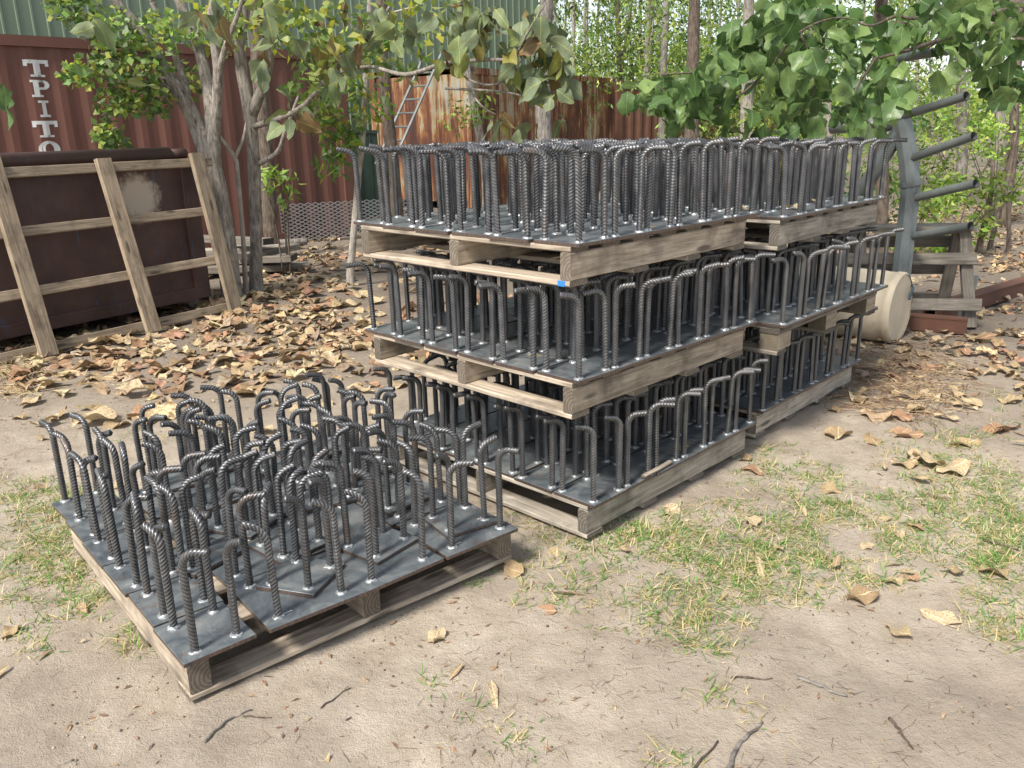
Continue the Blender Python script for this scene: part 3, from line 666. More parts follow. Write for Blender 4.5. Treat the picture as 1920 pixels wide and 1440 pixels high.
tr_ = tag(link('timber_trestle', None), 'grey slatted timber trestle standing behind the galvanised post', 'trestle')
t0 = gp(1772, 578); tr_.location = (t0.x, t0.y, 0); tr_.rotation_euler = (0, 0, R(172))
LT = 1.25
for x in (.03, LT - .45):
    for y0, y1 in ((.0, .16), (.62, .26)):
        p0 = Vector((x, y0, -.02)); p1 = Vector((x, y1 * 1.0, .66)); d = p1 - p0
        stick('leg', tr_, MAT['oldgrey'], d.length, .085, .045, (p0 + p1) / 2, (0, 0, 0)).rotation_euler = d.to_track_quat('X', 'Z').to_euler()
for z, y in ((.08, -.012), (.33, .045), (.555, .10)):
    stick('slat', tr_, MAT['oldgrey'], LT, .09, .03, (LT / 2 - .02, y - .034, z), (R(76), 0, 0))
for z, y in ((.16, .60), (.47, .40)):
    stick('slat', tr_, MAT['oldgrey'], LT, .09, .03, (LT / 2 - .02, y + .03, z), (R(105), 0, 0))
for y in (.12, .22, .32): stick('top_slat', tr_, MAT['oldgrey'], LT, .09, .03, (LT / 2 - .02, y, .685), (0, 0, 0))

def beam(label, p0, p1, w, h):
    d = Vector(p1) - Vector(p0); o = tag(link('steel_beam', None, None, p0, (0, 0, math.atan2(d.y, d.x))), label, 'steel beam', 'rusty steel beams'); L = d.xy.length
    for nm, lo, hi in (('top_flange', (0, -w / 2, h - .012), (L, w / 2, h)), ('bottom_flange', (0, -w / 2, 0), (L, w / 2, .012)), ('web', (.001, w / 2 - .014, .0125), (L - .001, w / 2 - .004, h - .0125)), ('web', (.001, -w / 2 + .004, .0125), (L - .001, -w / 2 + .014, h - .0125))):
        m = MB(); m.box(lo, hi); m.build(nm, MAT['rust'], o)
    return o
q0, q1 = gp(1690, 612), gp(1812, 622); beam('short rusty steel channel on the ground right of the drum', (q0.x, q0.y, -.01), (q1.x, q1.y, -.01), .10, .11)
q0, q1 = gp(1700, 620), gp(2050, 505); q0 = gp(1740, 600); beam('long rusty steel beam running off to the right edge', (q0.x, q0.y, -.01), (q1.x, q1.y, -.01), .12, .12)
gpst = gp(1803, 600); o = tag(link('steel_post', None, None, (gpst.x, gpst.y + .02, -.02), (R(4), R(6), R(20))), 'short upright galvanised flat post beside the rusty channel', 'post')
m = MB(); m.box((-.032, -.012, 0), (.032, .012, .37)); m.box((.02, -.03, 0), (.032, -.0125, .37)); m.build('angle_iron', MAT['galv'], o)

# loose timber on the right-hand pallet edge, small bits
o = tag(link('timber_offcut', board_mesh(.20, .02, .010, 'timber_offcut', MAT['pallet'])), 'white painted timber offcut under a plate on the bottom front pallet', 'offcut')
o.matrix_basis = PAL['A1'].matrix_basis @ Matrix.Translation((.42, -.02, DECK + PT + .012)) @ Matrix.Rotation(R(2), 4, 'Z')

# ladder behind
ld = tag(link('ladder', None), 'aluminium ladder leaning on the rusted container', 'ladder')
l0, l1 = at(716, 262, 15.2), at(800, 128, 16.3); l0.z = 0.9; dl = (l1 - l0).normalized()
l0 = l1 - dl * 2.1; ld.location = (l0.x, l0.y, l0.z); sid = Vector((.92, -.35, 0)).normalized() * .17
for s_ in (-1, 1):
    m = MB(); m.tube([sid * s_, sid * s_ + dl * 2.4], .028, 6); m.build('rail', MAT['pipe'], ld)
for k in range(7):
    m = MB(); m.tube([-sid + dl * (.2 + k * .3), sid + dl * (.2 + k * .3)], .018, 6); m.build('rung', MAT['pipe'], ld)
o = tag(link('green_bin', None, None, (-2.75, 15.6, 0), (0, 0, R(30))), 'dark green upright sheet metal box beside the rusted container', 'box')
m = MB(); m.box((-.35, -.3, 0), (.35, .3, 1.45)); m.build('body', MAT['darkgreen'], o)
m = MB(); m.box((-.37, -.32, 1.452), (.37, .32, 1.5)); m.build('lid', MAT['darkgreen'], o)
for x in (-.2, 0, .2):
    m = MB(); m.box((x - .012, -.315, .05), (x + .012, -.301, 1.42)); m.build('rib', MAT['darkgreen'], o)

# expanded metal sheet before the red container
em = thing('mesh_panel', 'expanded steel mesh sheet standing in front of the red container', 'mesh', (-3.45, 11.75, 0), R(22))
m = MB(); LW, LH = 2.3, .52; cw, ch = .105, .052; nxx, nyy = int(LW / cw), int(LH / ch)
def strand(a, b_):
    a = Vector(a); b_ = Vector(b_); d = (b_ - a).normalized(); s_ = Vector((-d.z, 0, d.x)) * .0055
    m.add([a - s_, b_ - s_, b_ + s_, a + s_, a - s_ + Vector((0, .006, 0)), b_ - s_ + Vector((0, .006, 0)), b_ + s_ + Vector((0, .006, 0)), a + s_ + Vector((0, .006, 0))], [(0, 1, 2, 3), (7, 6, 5, 4), (0, 4, 5, 1), (3, 2, 6, 7)])
for i in range(nxx):
    for j in range(nyy):
        x, z = i * cw, j * ch + .02
        strand((x, 0, z + ch / 2), (x + cw / 2, 0, z + ch)); strand((x + cw / 2, 0, z + ch), (x + cw, 0, z + ch / 2)); strand((x, 0, z + ch / 2), (x + cw / 2, 0, z)); strand((x + cw / 2, 0, z), (x + cw, 0, z + ch / 2))
o = m.build('strands', MAT['alu'], em); o['kind'] = 'stuff'

# scrap timber heap behind the left tree
for k, (u, v, z, L, a, lab) in enumerate(((470, 520, .06, 1.3, 15, 'bottom dark plank of the scrap heap behind the left tree'), (455, 500, .15, 1.2, -8, 'second dark plank of the scrap heap behind the left tree'),
                                          (430, 480, .24, 1.1, 28, 'pale tilted plank on the scrap heap behind the left tree'), (500, 478, .22, .7, 50, 'short dark block on the scrap heap behind the left tree'),
                                          (410, 455, .36, 1.2, -20, 'topmost pale board of the scrap heap behind the left tree'))):
    p = gp(u, v); p = p * (9.3 / p.y); tag(link('timber_plank', board_mesh(L, .2, .07, 'timber_plank', MAT['oldgrey' if k != 2 else 'palletgrey']), None, (p.x, 9.3 + k * .04, z), (R(random.uniform(-3, 3)), R(random.uniform(-4, 4)), R(a))), lab, 'plank', 'scrap timber')
p = gp(560, 418); o = tag(link('fallen_log', None, None, (p.x, 11.2, .05)), 'thin grey log lying before the mesh sheet', 'log'); m = MB()
m.tube(spline([(-.6, .1, .03), (.1, 0, .02), (.9, .12, .04)], 4), .05, 8, wob=.1); m.build('trunk', MAT['bark3'], o, True)

# ------------------------------------------------------------------ leaves
def broad_leaf(L, W, seed, droop=.35, fold=.25, wav=.10, nx=8, ny=4, crumple=0.0, tip=.85, notch=0.0):
    rnd = random.Random(seed); ph = [rnd.uniform(0, 6.28) for _ in range(6)]; vv = []; s_ = rnd.uniform(-.25, .25)
    for i in range(nx + 1):
        t = i / nx; hw = W / 2 * (math.sin(math.pi * t ** tip) ** .72 if 0 < t < 1 else .03)
        hw *= 1 + .12 * math.sin(t * 9 + ph[0])
        for j in range(ny + 1):
            q = -1 + 2 * j / ny; e = 1 + .10 * math.sin(t * 13 + ph[1] + q * 2) * abs(q)
            x = t * L + notch * L * .12 * abs(q) * math.sin(math.pi * t); y = q * hw * e + s_ * L * t * t * .6
            z = -droop * L * t * t + fold * abs(q) * hw + wav * W * abs(q) * math.sin(t * 8 + ph[2] + (2 if q > 0 else 0))
            if crumple: z += crumple * L * (math.sin(t * 5 + ph[3]) * math.cos(q * 2.4 + ph[4]) + .6 * math.sin(t * 11 + q * 4 + ph[5]))
            vv.append((x, y, z))
    n = ny + 1
    return np.array(vv), [(i * n + j, i * n + j + 1, (i + 1) * n + j + 1, (i + 1) * n + j) for i in range(nx) for j in range(ny)]
def leaf_mesh(name, mat, *a, stalk=True, **k):
    v, f_ = broad_leaf(*a, **k); m = MB(); m.add([tuple(q) for q in v], f_)
    if stalk: m.tube([(-.28 * a[0], 0, .06 * a[0]), (-.1 * a[0], 0, .03 * a[0]), (.04 * a[0], 0, 0)], [.0016, .0013, .001], 4)
    return m.mesh(name, mat, True)
QUAD = [(np.array([(0, 0, 0), (.45, -.5, .05), (1, 0, -.12), (.45, .5, .05)], float), [(0, 1, 2, 3)])]
def tints(n, cols, w=None, jit=.18):
    c = np.array(cols)[rng.choice(len(cols), n, p=w)]; return np.clip(c * (1 + rng.uniform(-jit, jit, (n, 1))) * (1 + rng.uniform(-.06, .06, (n, 3))), 0, 1)
def cloud(name, centers, mat, cols, w=None, cl=(.5, 1.3), size=(.05, .09), aspect=.55, down=.5, parent=None, tm=QUAD):
    """leaf clumps: centers = (x, y, z, rx, ry, rz, n)"""
    P = []
    for (x, y, z, rx, ry, rz_, n) in centers:
        d = rng.normal(size=(int(n), 3)); d /= np.linalg.norm(d, axis=1, keepdims=True); d *= rng.uniform(.15, 1, (int(n), 1)) ** .5
        P.append(np.array([x, y, z]) + d * np.array([rx, ry, rz_]))
    tm_ = np.concatenate([np.full((len(q), 1), rng.uniform(*cl)) for q in P]); P = np.concatenate(P); N = len(P); D = rng.normal(size=(N, 3)); D[:, 2] = D[:, 2] * .6 - down
    s_ = rng.uniform(size[0], size[1], N); S = np.stack([s_, s_ * aspect, s_], 1)
    return scatter(name, tm, P, rotset(D, rng.uniform(0, 6.28, N)), S, np.clip(tints(N, cols, w) * tm_, 0, 1), mat, parent)

# ------------------------------------------------------------------ trees
def stem(mb, pts, n=8, wob=.05, k=5):
    """pts: (x, y, z, r)"""
    q = spline(pts, k); mb.tube([p[:3] for p in q], [max(.003, p[3]) for p in q], n, wob=wob)
ENDS = []
def S(*ps):
    q = [(*at(u, v, y), w * y / FPX / 2) for (u, v, y, w) in ps]
    if ps[-1][1] < -5:                # stems go on rising beyond what the photo shows
        a, b_ = Vector(q[-2][:3]), Vector(q[-1][:3]); d = ((b_ - a).normalized() + Vector((0, 0, .6))).normalized(); r_ = q[-1][3]
        for k, f_ in ((1.0, .8), (2.0, .55), (3.0, .25)): q.append((*(b_ + d * k), r_ * f_))
        ENDS.append(tuple(b_ + d * 2.7))
    return q
def down(pts):                        # carry a stem to the ground
    x, y, z, r = pts[0]; return [(x, y, -.06, r * 1.25), (x, y, .12, r * 1.1)] + pts[1:] if z < .12 else [(x, y, -.06, r * 1.2)] + pts
def tree(name, label, stems, mat, group=None, n=10, wob=.06, base=None):
    ends = [e for e in ENDS if any((Vector(e) - Vector(st_[-1][:3])).length < .6 for st_ in stems)]
    p = stems[0][0]; t = thing(name, label, 'tree', (p[0], p[1], 0), 0, group); o = Vector((p[0], p[1], 0))
    loc = lambda st_: [(a - o.x, b_ - o.y, c, r) for a, b_, c, r in st_]
    for i, st_ in enumerate(stems):
        m = MB(); stem(m, loc(down(st_) if i == 0 else st_), n, wob); m.build('trunk' if i == 0 else 'branch', mat, t, True)
    if ends: cloud('upper_crown', [(e[0] - o.x, e[1] - o.y, e[2], .8, .8, .6, 130) for e in ends], MAT['leaftint'], [(.17, .27, .065), (.12, .20, .06), (.25, .34, .09)], size=(.10, .18), aspect=.5, down=.5, parent=t)['kind'] = 'stuff'
    return t, o
Y1 = 7.75
S0 = S
def S(*ps): return [(a, b_, c, r_ * .84) for a, b_, c, r_ in S0(*ps)]
lt, lo_ = tree('tree', 'pale flaky-barked tree forking low behind the leaning hurdle', [
    S((436, 565, Y1, 44), (428, 480, Y1, 42), (412, 380, Y1, 42), (390, 290, Y1, 42), (355, 205, Y1, 34), (296, 112, Y1 - .1, 28), (250, 42, Y1 - .2, 25), (205, -20, Y1 - .3, 22)),
    S((402, 320, Y1, 34), (398, 235, Y1, 30), (390, 165, Y1 + .1, 26), (370, 83, Y1 + .2, 23), (328, -20, Y1 + .3, 20)),
    S((400, 260, Y1, 28), (406, 200, Y1 - .05, 24), (408, 130, Y1 - .1, 20), (397, 35, Y1 - .1, 18), (402, -20, Y1 - .1, 16)),
    S((355, 200, Y1, 20), (338, 130, Y1 + .1, 15), (318, 80, Y1 + .15, 13), (288, 10, Y1 + .2, 11), (280, -20, Y1 + .2, 10)),
    S((408, 140, Y1 - .1, 13), (425, 80, Y1 - .15, 11), (445, 30, Y1 - .2, 9), (455, -20, Y1 - .2, 8)),
    S((340, 180, Y1, 9), (290, 150, Y1 - .2, 7), (230, 125, Y1 - .35, 5), (170, 100, Y1 - .5, 3)),
    S((380, 270, Y1, 8), (330, 160, Y1 - .2, 6), (270, 140, Y1 - .3, 4), (190, 100, Y1 - .5, 3))], MAT['bark1'])
lt2, lo2 = tree('tree', 'straight rough-barked tree right of the low-forking one', [
    S((482, 548, Y1 + .4, 30), (480, 460, Y1 + .4, 27), (476, 300, Y1 + .4, 27), (466, 200, Y1 + .4, 28), (450, 100, Y1 + .4, 24), (462, -20, Y1 + .4, 22)),
    S((472, 215, Y1 + .4, 24), (500, 140, Y1 + .35, 20), (513, 62, Y1 + .3, 18), (550, -20, Y1 + .2, 15)),
    S((478, 312, Y1 + .4, 12), (520, 285, Y1 + .3, 10), (535, 245, Y1 + .2, 8), (560, 180, Y1 + .1, 6)),
    S((470, 240, Y1 + .4, 14), (560, 205, Y1 + .1, 11), (620, 140, Y1 - .1, 10), (700, 60, Y1 - .3, 8), (735, 5, Y1 - .4, 6)),
    S((620, 140, Y1 - .1, 8), (690, 125, Y1 - .5, 7), (760, 140, Y1 - .9, 9), (830, 120, Y1 - 1.2, 9), (905, 112, Y1 - 1.4, 8), (960, 108, Y1 - 1.5, 7), (990, 60, Y1 - 1.6, 5), (1020, 10, Y1 - 1.6, 4)),
    S((845, 120, Y1 - 1.2, 6), (880, 150, Y1 - 1.3, 5), (930, 158, Y1 - 1.4, 5), (970, 120, Y1 - 1.5, 4), (1000, 95, Y1 - 1.5, 3)),
    S((835, 166, Y1 - 1.1, 5), (920, 170, Y1 - 1.3, 5), (960, 175, Y1 - 1.4, 4), (1010, 185, Y1 - 1.5, 3), (1050, 165, Y1 - 1.5, 2)),
    S((880, 170, Y1 - 1.2, 5), (905, 200, Y1 - 1.3, 4), (930, 215, Y1 - 1.3, 3))], MAT['bark1'])
tree('tree', 'thin pale forked sapling between the two left trees', [
    S((462, 545, Y1 + .2, 11), (456, 450, Y1 + .2, 10), (446, 330, Y1 + .2, 9), (440, 295, Y1 + .2, 9), (408, 250, Y1 + .2, 6)),
    S((440, 298, Y1 + .2, 8), (455, 262, Y1 + .25, 6), (462, 230, Y1 + .3, 5))], MAT['bark4'])
tree('tree', 'thick brown trunk close before the red container', [S((508, 430, 10.5, 34), (500, 300, 10.5, 33), (485, 120, 10.5, 32), (478, -20, 10.5, 30))], MAT['bark2'])
sp, so_ = tree('tree', 'slender pale sapling at the left end of the pallet stack', [
    S((658, 525, 8.4, 17), (664, 430, 8.4, 15), (672, 330, 8.4, 14), (682, 230, 8.4, 13), (686, 120, 8.4, 12), (694, -20, 8.4, 10)),
    S((684, 130, 8.4, 7), (668, 75, 8.3, 5), (650, 20, 8.2, 4), (640, -20, 8.2, 3)), S((686, 60, 8.4, 7), (720, 30, 8.2, 5), (780, 12, 8.0, 4))], MAT['bark4'])
tree('tree', 'dark rough trunk standing left of the rusted container', [S((738, 330, 11, 30), (728, 230, 11, 27), (718, 120, 11, 25), (714, 40, 11, 24), (718, -25, 11, 23))], MAT['bark2'])
tree('tree', 'leaning thin grey trunk before the rusted container corner', [S((912, 330, 13, 22), (895, 230, 13, 18), (876, 130, 13, 15), (864, 40, 13, 13), (858, -20, 13, 12))], MAT['bark3'])
tree('tree', 'stout grey stringy-barked trunk in front of the rusted container', [S((1020, 360, 13, 42), (1019, 250, 13, 36), (1018, 150, 13, 32), (1022, 60, 13, 30), (1026, -25, 13, 28))], MAT['bark3'])
LEAFG = [(.20, .32, .07), (.29, .41, .09), (.14, .24, .06), (.40, .47, .11), (.09, .16, .05)]
def forest(u, y, w, mat, label, top=-30, lean=0, crown=(), seed=0, fork=None):
    st_ = [S((u - lean, 300, y, w * 1.15), (u - lean * .6, 180, y, w), (u, 80, y, w * .9), (u + lean, top, y, w * .8))]
    if y > 24: st_.append(S((u + 25, 300, y + 1, w * .7), (u + 28, 180, y + 1, w * .6), (u + 20, 60, y + 1, w * .6), (u + 26, top, y + 1, w * .5)))
    if fork: st_.append(S((u - lean * .4, 150, y, w * .6), (u + fork * .5, 70, y, w * .5), (u + fork, top, y + .5, w * .4)))
    t, o = tree('tree', label, st_, mat, 'trees of the wood behind')
    if crown:
        c = [(a - o.x, b_ - o.y, z, rx, ry, rz_, n) for (a, b_, z, rx, ry, rz_, n) in crown]
        k = cloud('crown', c, MAT['leaftint'], LEAFG, size=(.07 + y * .0022, .12 + y * .0036), aspect=.34, down=.9, parent=t); k['kind'] = 'stuff'
    return t
def crowns(u, y, spread, zs, n, k=9):
    b_ = at(u, 200, y); out = []
    for i in range(k):
        z = random.uniform(*zs); r_ = random.uniform(.5, 1.1) * spread
        out.append((b_.x + random.uniform(-1, 1) * spread * 1.7, b_.y + random.uniform(-1, 1) * spread * 1.5, z, r_, r_, r_ * .8, n / k))
    return out
FT = [(1075, 33, 9, 'bark4', 'slim trunk in the wood, just right of the stout grey trunk', 0, None), (1160, 30, 12, 'bark2', 'forked dark trunk in the wood behind the rusted container end', -4, 28),
      (1213, 27, 13, 'bark4', 'smooth pale forked trunk in the wood, left of the straight pale one', 4, 16), (1246, 23, 16, 'bark3', 'straight pale grey trunk in the wood left of the dark one', 6, None),
      (1300, 15, 28, 'bark2', 'broad dark fissured trunk rising behind the leafy branch', 4, None), (1402, 14, 26, 'bark1', 'flaky trunk half hidden behind the hanging green leaves', 3, None),
      (1545, 20, 12, 'bark4', 'slim pale trunk seen through the hanging leaves', -12, None), (1800, 16, 20, 'bark3', 'grey trunk in the wood behind the pipe arms', -4, None),
      (1868, 13, 19, 'bark1', 'fissured trunk near the right edge of the picture', -8, None), (1912, 12, 17, 'bark2', 'dark trunk leaning at the right edge of the picture', 14, None)]
for u, y, w, mt_, lab, ln, fk in FT:
    cr = crowns(u, y, 1.5 if y > 19 else .9, (3.6, 8.5) if y > 19 else (4.2, 7), (2600 if u < 1500 else 1200) if y > 19 else 700)
    if y > 19: cr += crowns(u, y, 1.6, (.8, 4), 2800 if u < 1500 else 4200)
    forest(u, y, w, MAT[mt_], lab, lean=ln, crown=cr, fork=fk)
for k, (u, y) in enumerate(((1100, 40), (1200, 44), (1330, 36), (1430, 42), (1520, 34), (1620, 40), (1720, 32), (1790, 44), (1880, 36), (1960, 30), (1385, 27), (1670, 26), (1040, 48))):
    forest(u, y, 8, MAT['bark3'], f'thin far trunk with light green crown, {["first", "second", "third", "fourth", "fifth", "sixth", "seventh", "eighth", "ninth", "tenth", "eleventh", "twelfth", "thirteenth"][k]} of the far trees', crown=crowns(u, y, 2.1, (2.4, 9.5), 3300 if u < 1500 else 1500, 12))
# far wood that reads as one mass
cc = []
for i in range(110):
    x = random.uniform(-25, 75); y = random.uniform(56, 82); cc.append((x, y, random.uniform(.5, 4) if x < 25 else random.uniform(.5, 3), 3.2, 3, 2.4, 120))
o = cloud('far_wood', cc, MAT['leaftint'], LEAFG, size=(.45, .9), aspect=.45, down=.6); tag(o, 'far light green wood closing the view', 'wood', None, 'stuff')

# small-leaved crowns of the left trees
o = cloud('crown', [(*(at(u, v, y) - lo_), r_, r_, r_ * .8, n) for u, v, y, r_, n in ((150, 15, 7.3, .22, 170), (215, 60, 7.4, .25, 230), (250, 130, 7.4, .30, 330), (180, 125, 7.2, .16, 90), (140, 140, 7.1, .13, 80), (220, 190, 7.3, .18, 150), (200, 245, 7.3, .13, 90), (280, 190, 7.6, .20, 150), (215, 270, 7.4, .13, 70), (300, 60, 7.7, .25, 200), (340, 150, 8.1, .25, 160), (400, 60, 8.2, .3, 150), (110, 0, 7.3, .15, 70))],
          MAT['leaftint'], [(.17, .27, .065), (.12, .20, .06), (.085, .145, .055), (.25, .34, .09), (.15, .19, .095), (.30, .32, .07)], size=(.05, .085), aspect=.75, down=.2, parent=lt, cl=(.9, 1.5)); o['kind'] = 'stuff'
o = cloud('crown', [(*(at(u, v, y) - so_), r_, r_, r_, n) for u, v, y, r_, n in ((600, 210, 8.0, .22, 110), (640, 250, 8.2, .22, 120), (575, 150, 8.0, .2, 60), (690, 190, 8.3, .22, 90), (620, 300, 8.3, .16, 60), (760, 90, 8.6, .3, 110), (690, 60, 8.4, .25, 70), (545, 60, 8.0, .25, 60), (640, 130, 8.1, .2, 50))],
          MAT['leaftint'], [(.13, .24, .05), (.17, .30, .06), (.09, .17, .05), (.33, .34, .05), (.20, .24, .10)], size=(.09, .15), aspect=.30, down=.9, parent=sp, cl=(.9, 1.4)); o['kind'] = 'stuff'

# ------------------------------------------------------------------ the big-leaved branches, leaf by leaf
GL = [leaf_mesh('leaf', MAT['green'], 1.0, random.uniform(.55, .86), i, droop=random.uniform(.0, .5), fold=random.uniform(-.15, .4), wav=random.uniform(.05, .14), tip=random.uniform(.62, .85), notch=random.uniform(0, 1)) for i in range(16)]
OL = [leaf_mesh('leaf', MAT['olive'], 1.0, random.uniform(.5, .75), 20 + i, droop=random.uniform(.1, .6), fold=random.uniform(.0, .35), wav=.10, crumple=random.uniform(.01, .05), tip=random.uniform(.65, .85)) for i in range(16)]
def leaves(parent, o, meshes, clusters, size, ysp, depth, dn=.55):
    for (u, v, ru, rv, n) in clusters:
        for _ in range(n):
            a = random.uniform(0, 6.28); q = random.random() ** .5
            p = at(u + math.cos(a) * q * ru, v + math.sin(a) * q * rv, depth + random.uniform(-ysp, ysp)) - o
            d = Vector((random.gauss(0, .6), random.gauss(0, .6), random.gauss(-dn, .45)))
            e = (d.to_track_quat('X', 'Z') @ Matrix.Rotation(random.gauss(0, .9), 4, 'X').to_quaternion()).to_euler()
            link('leaf', random.choice(meshes), parent, p, e, random.uniform(*size))
YR = 4.75
rt, ro_ = tree('tree', 'broad-leaved tree whose green branches hang over the rear stack', [
    S((1652, 440, 8.8, 28), (1655, 330, 8.8, 26), (1650, 220, 8.8, 25), (1648, 90, 8.7, 25), (1655, -30, 8.6, 24)),
    S((1652, 60, 8.7, 20), (1760, 20, 7.6, 18), (1850, 0, 6.4, 17), (1925, 10, 5.6, 15)),
    S((1925, 10, 5.6, 13), (1850, 30, 5.4, 11), (1795, 62, 5.2, 10), (1710, 92, 5.0, 8), (1640, 110, 4.9, 5)),
    S((1925, 10, 5.6, 12), (1860, 60, 5.3, 7), (1800, 55, 5.2, 6), (1740, 90, 5.1, 4)),
    S((1773, -10, 5.0, 6), (1722, 33, 4.9, 6), (1680, 30, 4.9, 6), (1632, 48, 4.8, 5), (1573, 33, 4.8, 4), (1500, 60, 4.75, 5), (1440, 130, 4.7, 5), (1370, 190, 4.65, 4), (1300, 200, 4.6, 3), (1215, 150, 4.6, 2)),
    S((1650, -20, 8.6, 18), (1560, -30, 6.6, 15), (1470, 20, 5.4, 11), (1420, 90, 5.0, 8), (1340, 130, 4.9, 5), (1240, 140, 4.8, 3)),
    S((1500, 60, 4.75, 5), (1530, 150, 4.8, 4), (1500, 220, 4.8, 3)), S((1640, 110, 4.9, 5), (1600, 190, 4.9, 4), (1640, 240, 4.9, 3))], MAT['bark2'])
leaves(rt, ro_, GL, ((1198, 165, 30, 22, 7), (1262, 190, 62, 50, 36), (1340, 170, 60, 70, 34), (1400, 80, 60, 60, 26), (1470, 45, 90, 50, 34), (1450, 220, 60, 35, 18), (1490, 140, 60, 60, 30), (1560, 180, 55, 55, 18), (1620, 215, 50, 40, 15), (1560, 70, 60, 50, 18), (1655, 160, 40, 30, 8),
                     (1740, 35, 70, 35, 16), (1850, 45, 75, 50, 30), (1885, 130, 40, 50, 12), (1790, 110, 60, 30, 8), (1402, 290, 20, 35, 5), (1672, 140, 30, 25, 8), (1700, 175, 25, 15, 4)), (.085, .16), .34, YR)
FL = [broad_leaf(1.0, random.uniform(.6, .85), 300 + i, droop=random.uniform(0, .5), fold=random.uniform(-.1, .3), wav=.1, nx=5, ny=2, tip=.72) for i in range(8)]
cloud('foliage', [(*(at(u, v, y) - ro_), r_, .35, r_ * .75, n) for u, v, y, r_, n in ((1290, 170, 5.3, .22, 45), (1400, 90, 5.5, .25, 50), (1480, 40, 5.6, .3, 60), (1520, 160, 5.5, .25, 45), (1610, 200, 5.5, .2, 30), (1640, 130, 5.6, .18, 30), (1680, 60, 5.7, .2, 35), (1760, 30, 5.8, .28, 60), (1860, 60, 5.7, .3, 80), (1900, 150, 5.6, .2, 40), (1590, 60, 5.6, .25, 40))],
      MAT['leaftint'], [(.055, .11, .034), (.085, .155, .05), (.13, .21, .07), (.17, .26, .085)], size=(.085, .15), aspect=1.0, down=.6, parent=rt, tm=FL, cl=(.8, 1.2))['kind'] = 'stuff'
cloud('foliage', [(*(at(u, v, y) - lo2), r_, .3, r_ * .8, n) for u, v, y, r_, n in ((560, 40, 7.4, .35, 110), (640, 50, 7.4, .35, 120), (700, 110, 7.6, .25, 70), (770, 30, 7.3, .3, 70), (480, 30, 7.6, .35, 90), (840, 30, 7.0, .25, 40), (610, 130, 7.6, .25, 60), (400, 30, 7.8, .35, 90))],
      MAT['leaftint'], [(.20, .26, .07), (.14, .20, .065), (.36, .36, .06), (.27, .31, .09), (.11, .16, .06)], size=(.06, .12), aspect=.6, down=.6, parent=lt2, cl=(.9, 1.3))['kind'] = 'stuff'
ltb = lt2
leaves(lt2, lo2, OL, ((860, 40, 60, 40, 24), (950, 50, 60, 45, 30), (1020, 60, 45, 55, 26), (1000, 130, 50, 35, 22), (1040, 140, 35, 45, 18), (850, 95, 40, 30, 7), (790, 40, 60, 40, 10), (955, 140, 20, 25, 5), (930, 225, 25, 20, 4), (985, 230, 25, 15, 4), (1052, 210, 12, 18, 2)), (.13, .21), .35, Y1 - 1.45, .7)
leaves(lt2, lo2, OL, ((620, 60, 70, 60, 14), (640, 110, 70, 50, 9), (560, 230, 40, 30, 5), (530, 140, 60, 80, 8), (730, 40, 40, 40, 7)), (.13, .21), .4, Y1 - .6, .7)
leaves(lt, lo_, OL, ((175, 40, 12, 12, 2), (362, 18, 12, 8, 2), (232, 150, 10, 12, 1), (430, 20, 60, 25, 5), (505, 30, 30, 30, 4)), (.16, .24), .3, Y1 - 1.2, .9)
leaves(lt, lo_, GL, ((8, 170, 8, 30, 3), (133, 100, 8, 8, 1)), (.13, .18), .2, 5.2, .8)

# shrubs under the trees
SHR = [(.20, .33, .06), (.27, .40, .08), (.14, .24, .05), (.33, .40, .09)]
for k, (u, v, y, r_, n, lab) in enumerate(((1795, 400, 9.5, .55, 700, 'bright green low shrub behind the pipe arms'), (1720, 330, 11, .6, 500, 'leafy green shrub behind the bent galvanised post'), (1880, 300, 12.5, .9, 700, 'yellow-green shrub near the right edge'),
                                           (1590, 330, 11, .8, 500, 'dark green shrub seen through the rear stack bars'), (1820, 240, 15, 1.3, 1000, 'tall green shrub behind the pipe arms'), (1745, 250, 17, 1.2, 800, 'thin-leaved shrub left of the tall green shrub'), (520, 330, 9.2, .25, 90, 'small leafy shrub between trunk and mesh sheet'), (870, 215, 12.5, .5, 160, 'grey-green shrub before the rusted container'), (1420, 250, 12, .9, 500, 'green shrub behind the rear stack'), (1900, 230, 18, 1.6, 1300, 'big dark green shrub at the right edge'), (1690, 270, 20, 1.6, 1100, 'rounded green shrub far behind the post'))):
    b_ = at(u, v, y); t = thing('shrub', lab, 'shrub', (b_.x, b_.y, 0), 0, 'shrubs under the trees'); m = MB()
    for q in range(6):
        a = random.uniform(0, 6.28); stem(m, [(math.cos(a) * .04, math.sin(a) * .04, -.03, .012), (math.cos(a) * r_ * .3, math.sin(a) * r_ * .3, b_.z * .6, .008), (math.cos(a) * r_ * .7, math.sin(a) * r_ * .7, b_.z + r_ * .3, .004)], 5, 0, 3)
    m.build('stems', MAT['bark2'], t, True)['kind'] = 'stuff'
    cl = [(random.uniform(-1, 1) * r_ * .7, random.uniform(-1, 1) * r_ * .7, max(.15, b_.z + random.uniform(-.9, .7) * r_), r_ * .42, r_ * .42, r_ * .38, n / 7) for _ in range(7)]
    cloud('foliage', cl, MAT['leaftint'], SHR if k not in (3, 9, 10) else [(.06, .13, .04), (.09, .17, .05)], size=(.07, .13), aspect=.38, down=.4, parent=t)['kind'] = 'stuff'
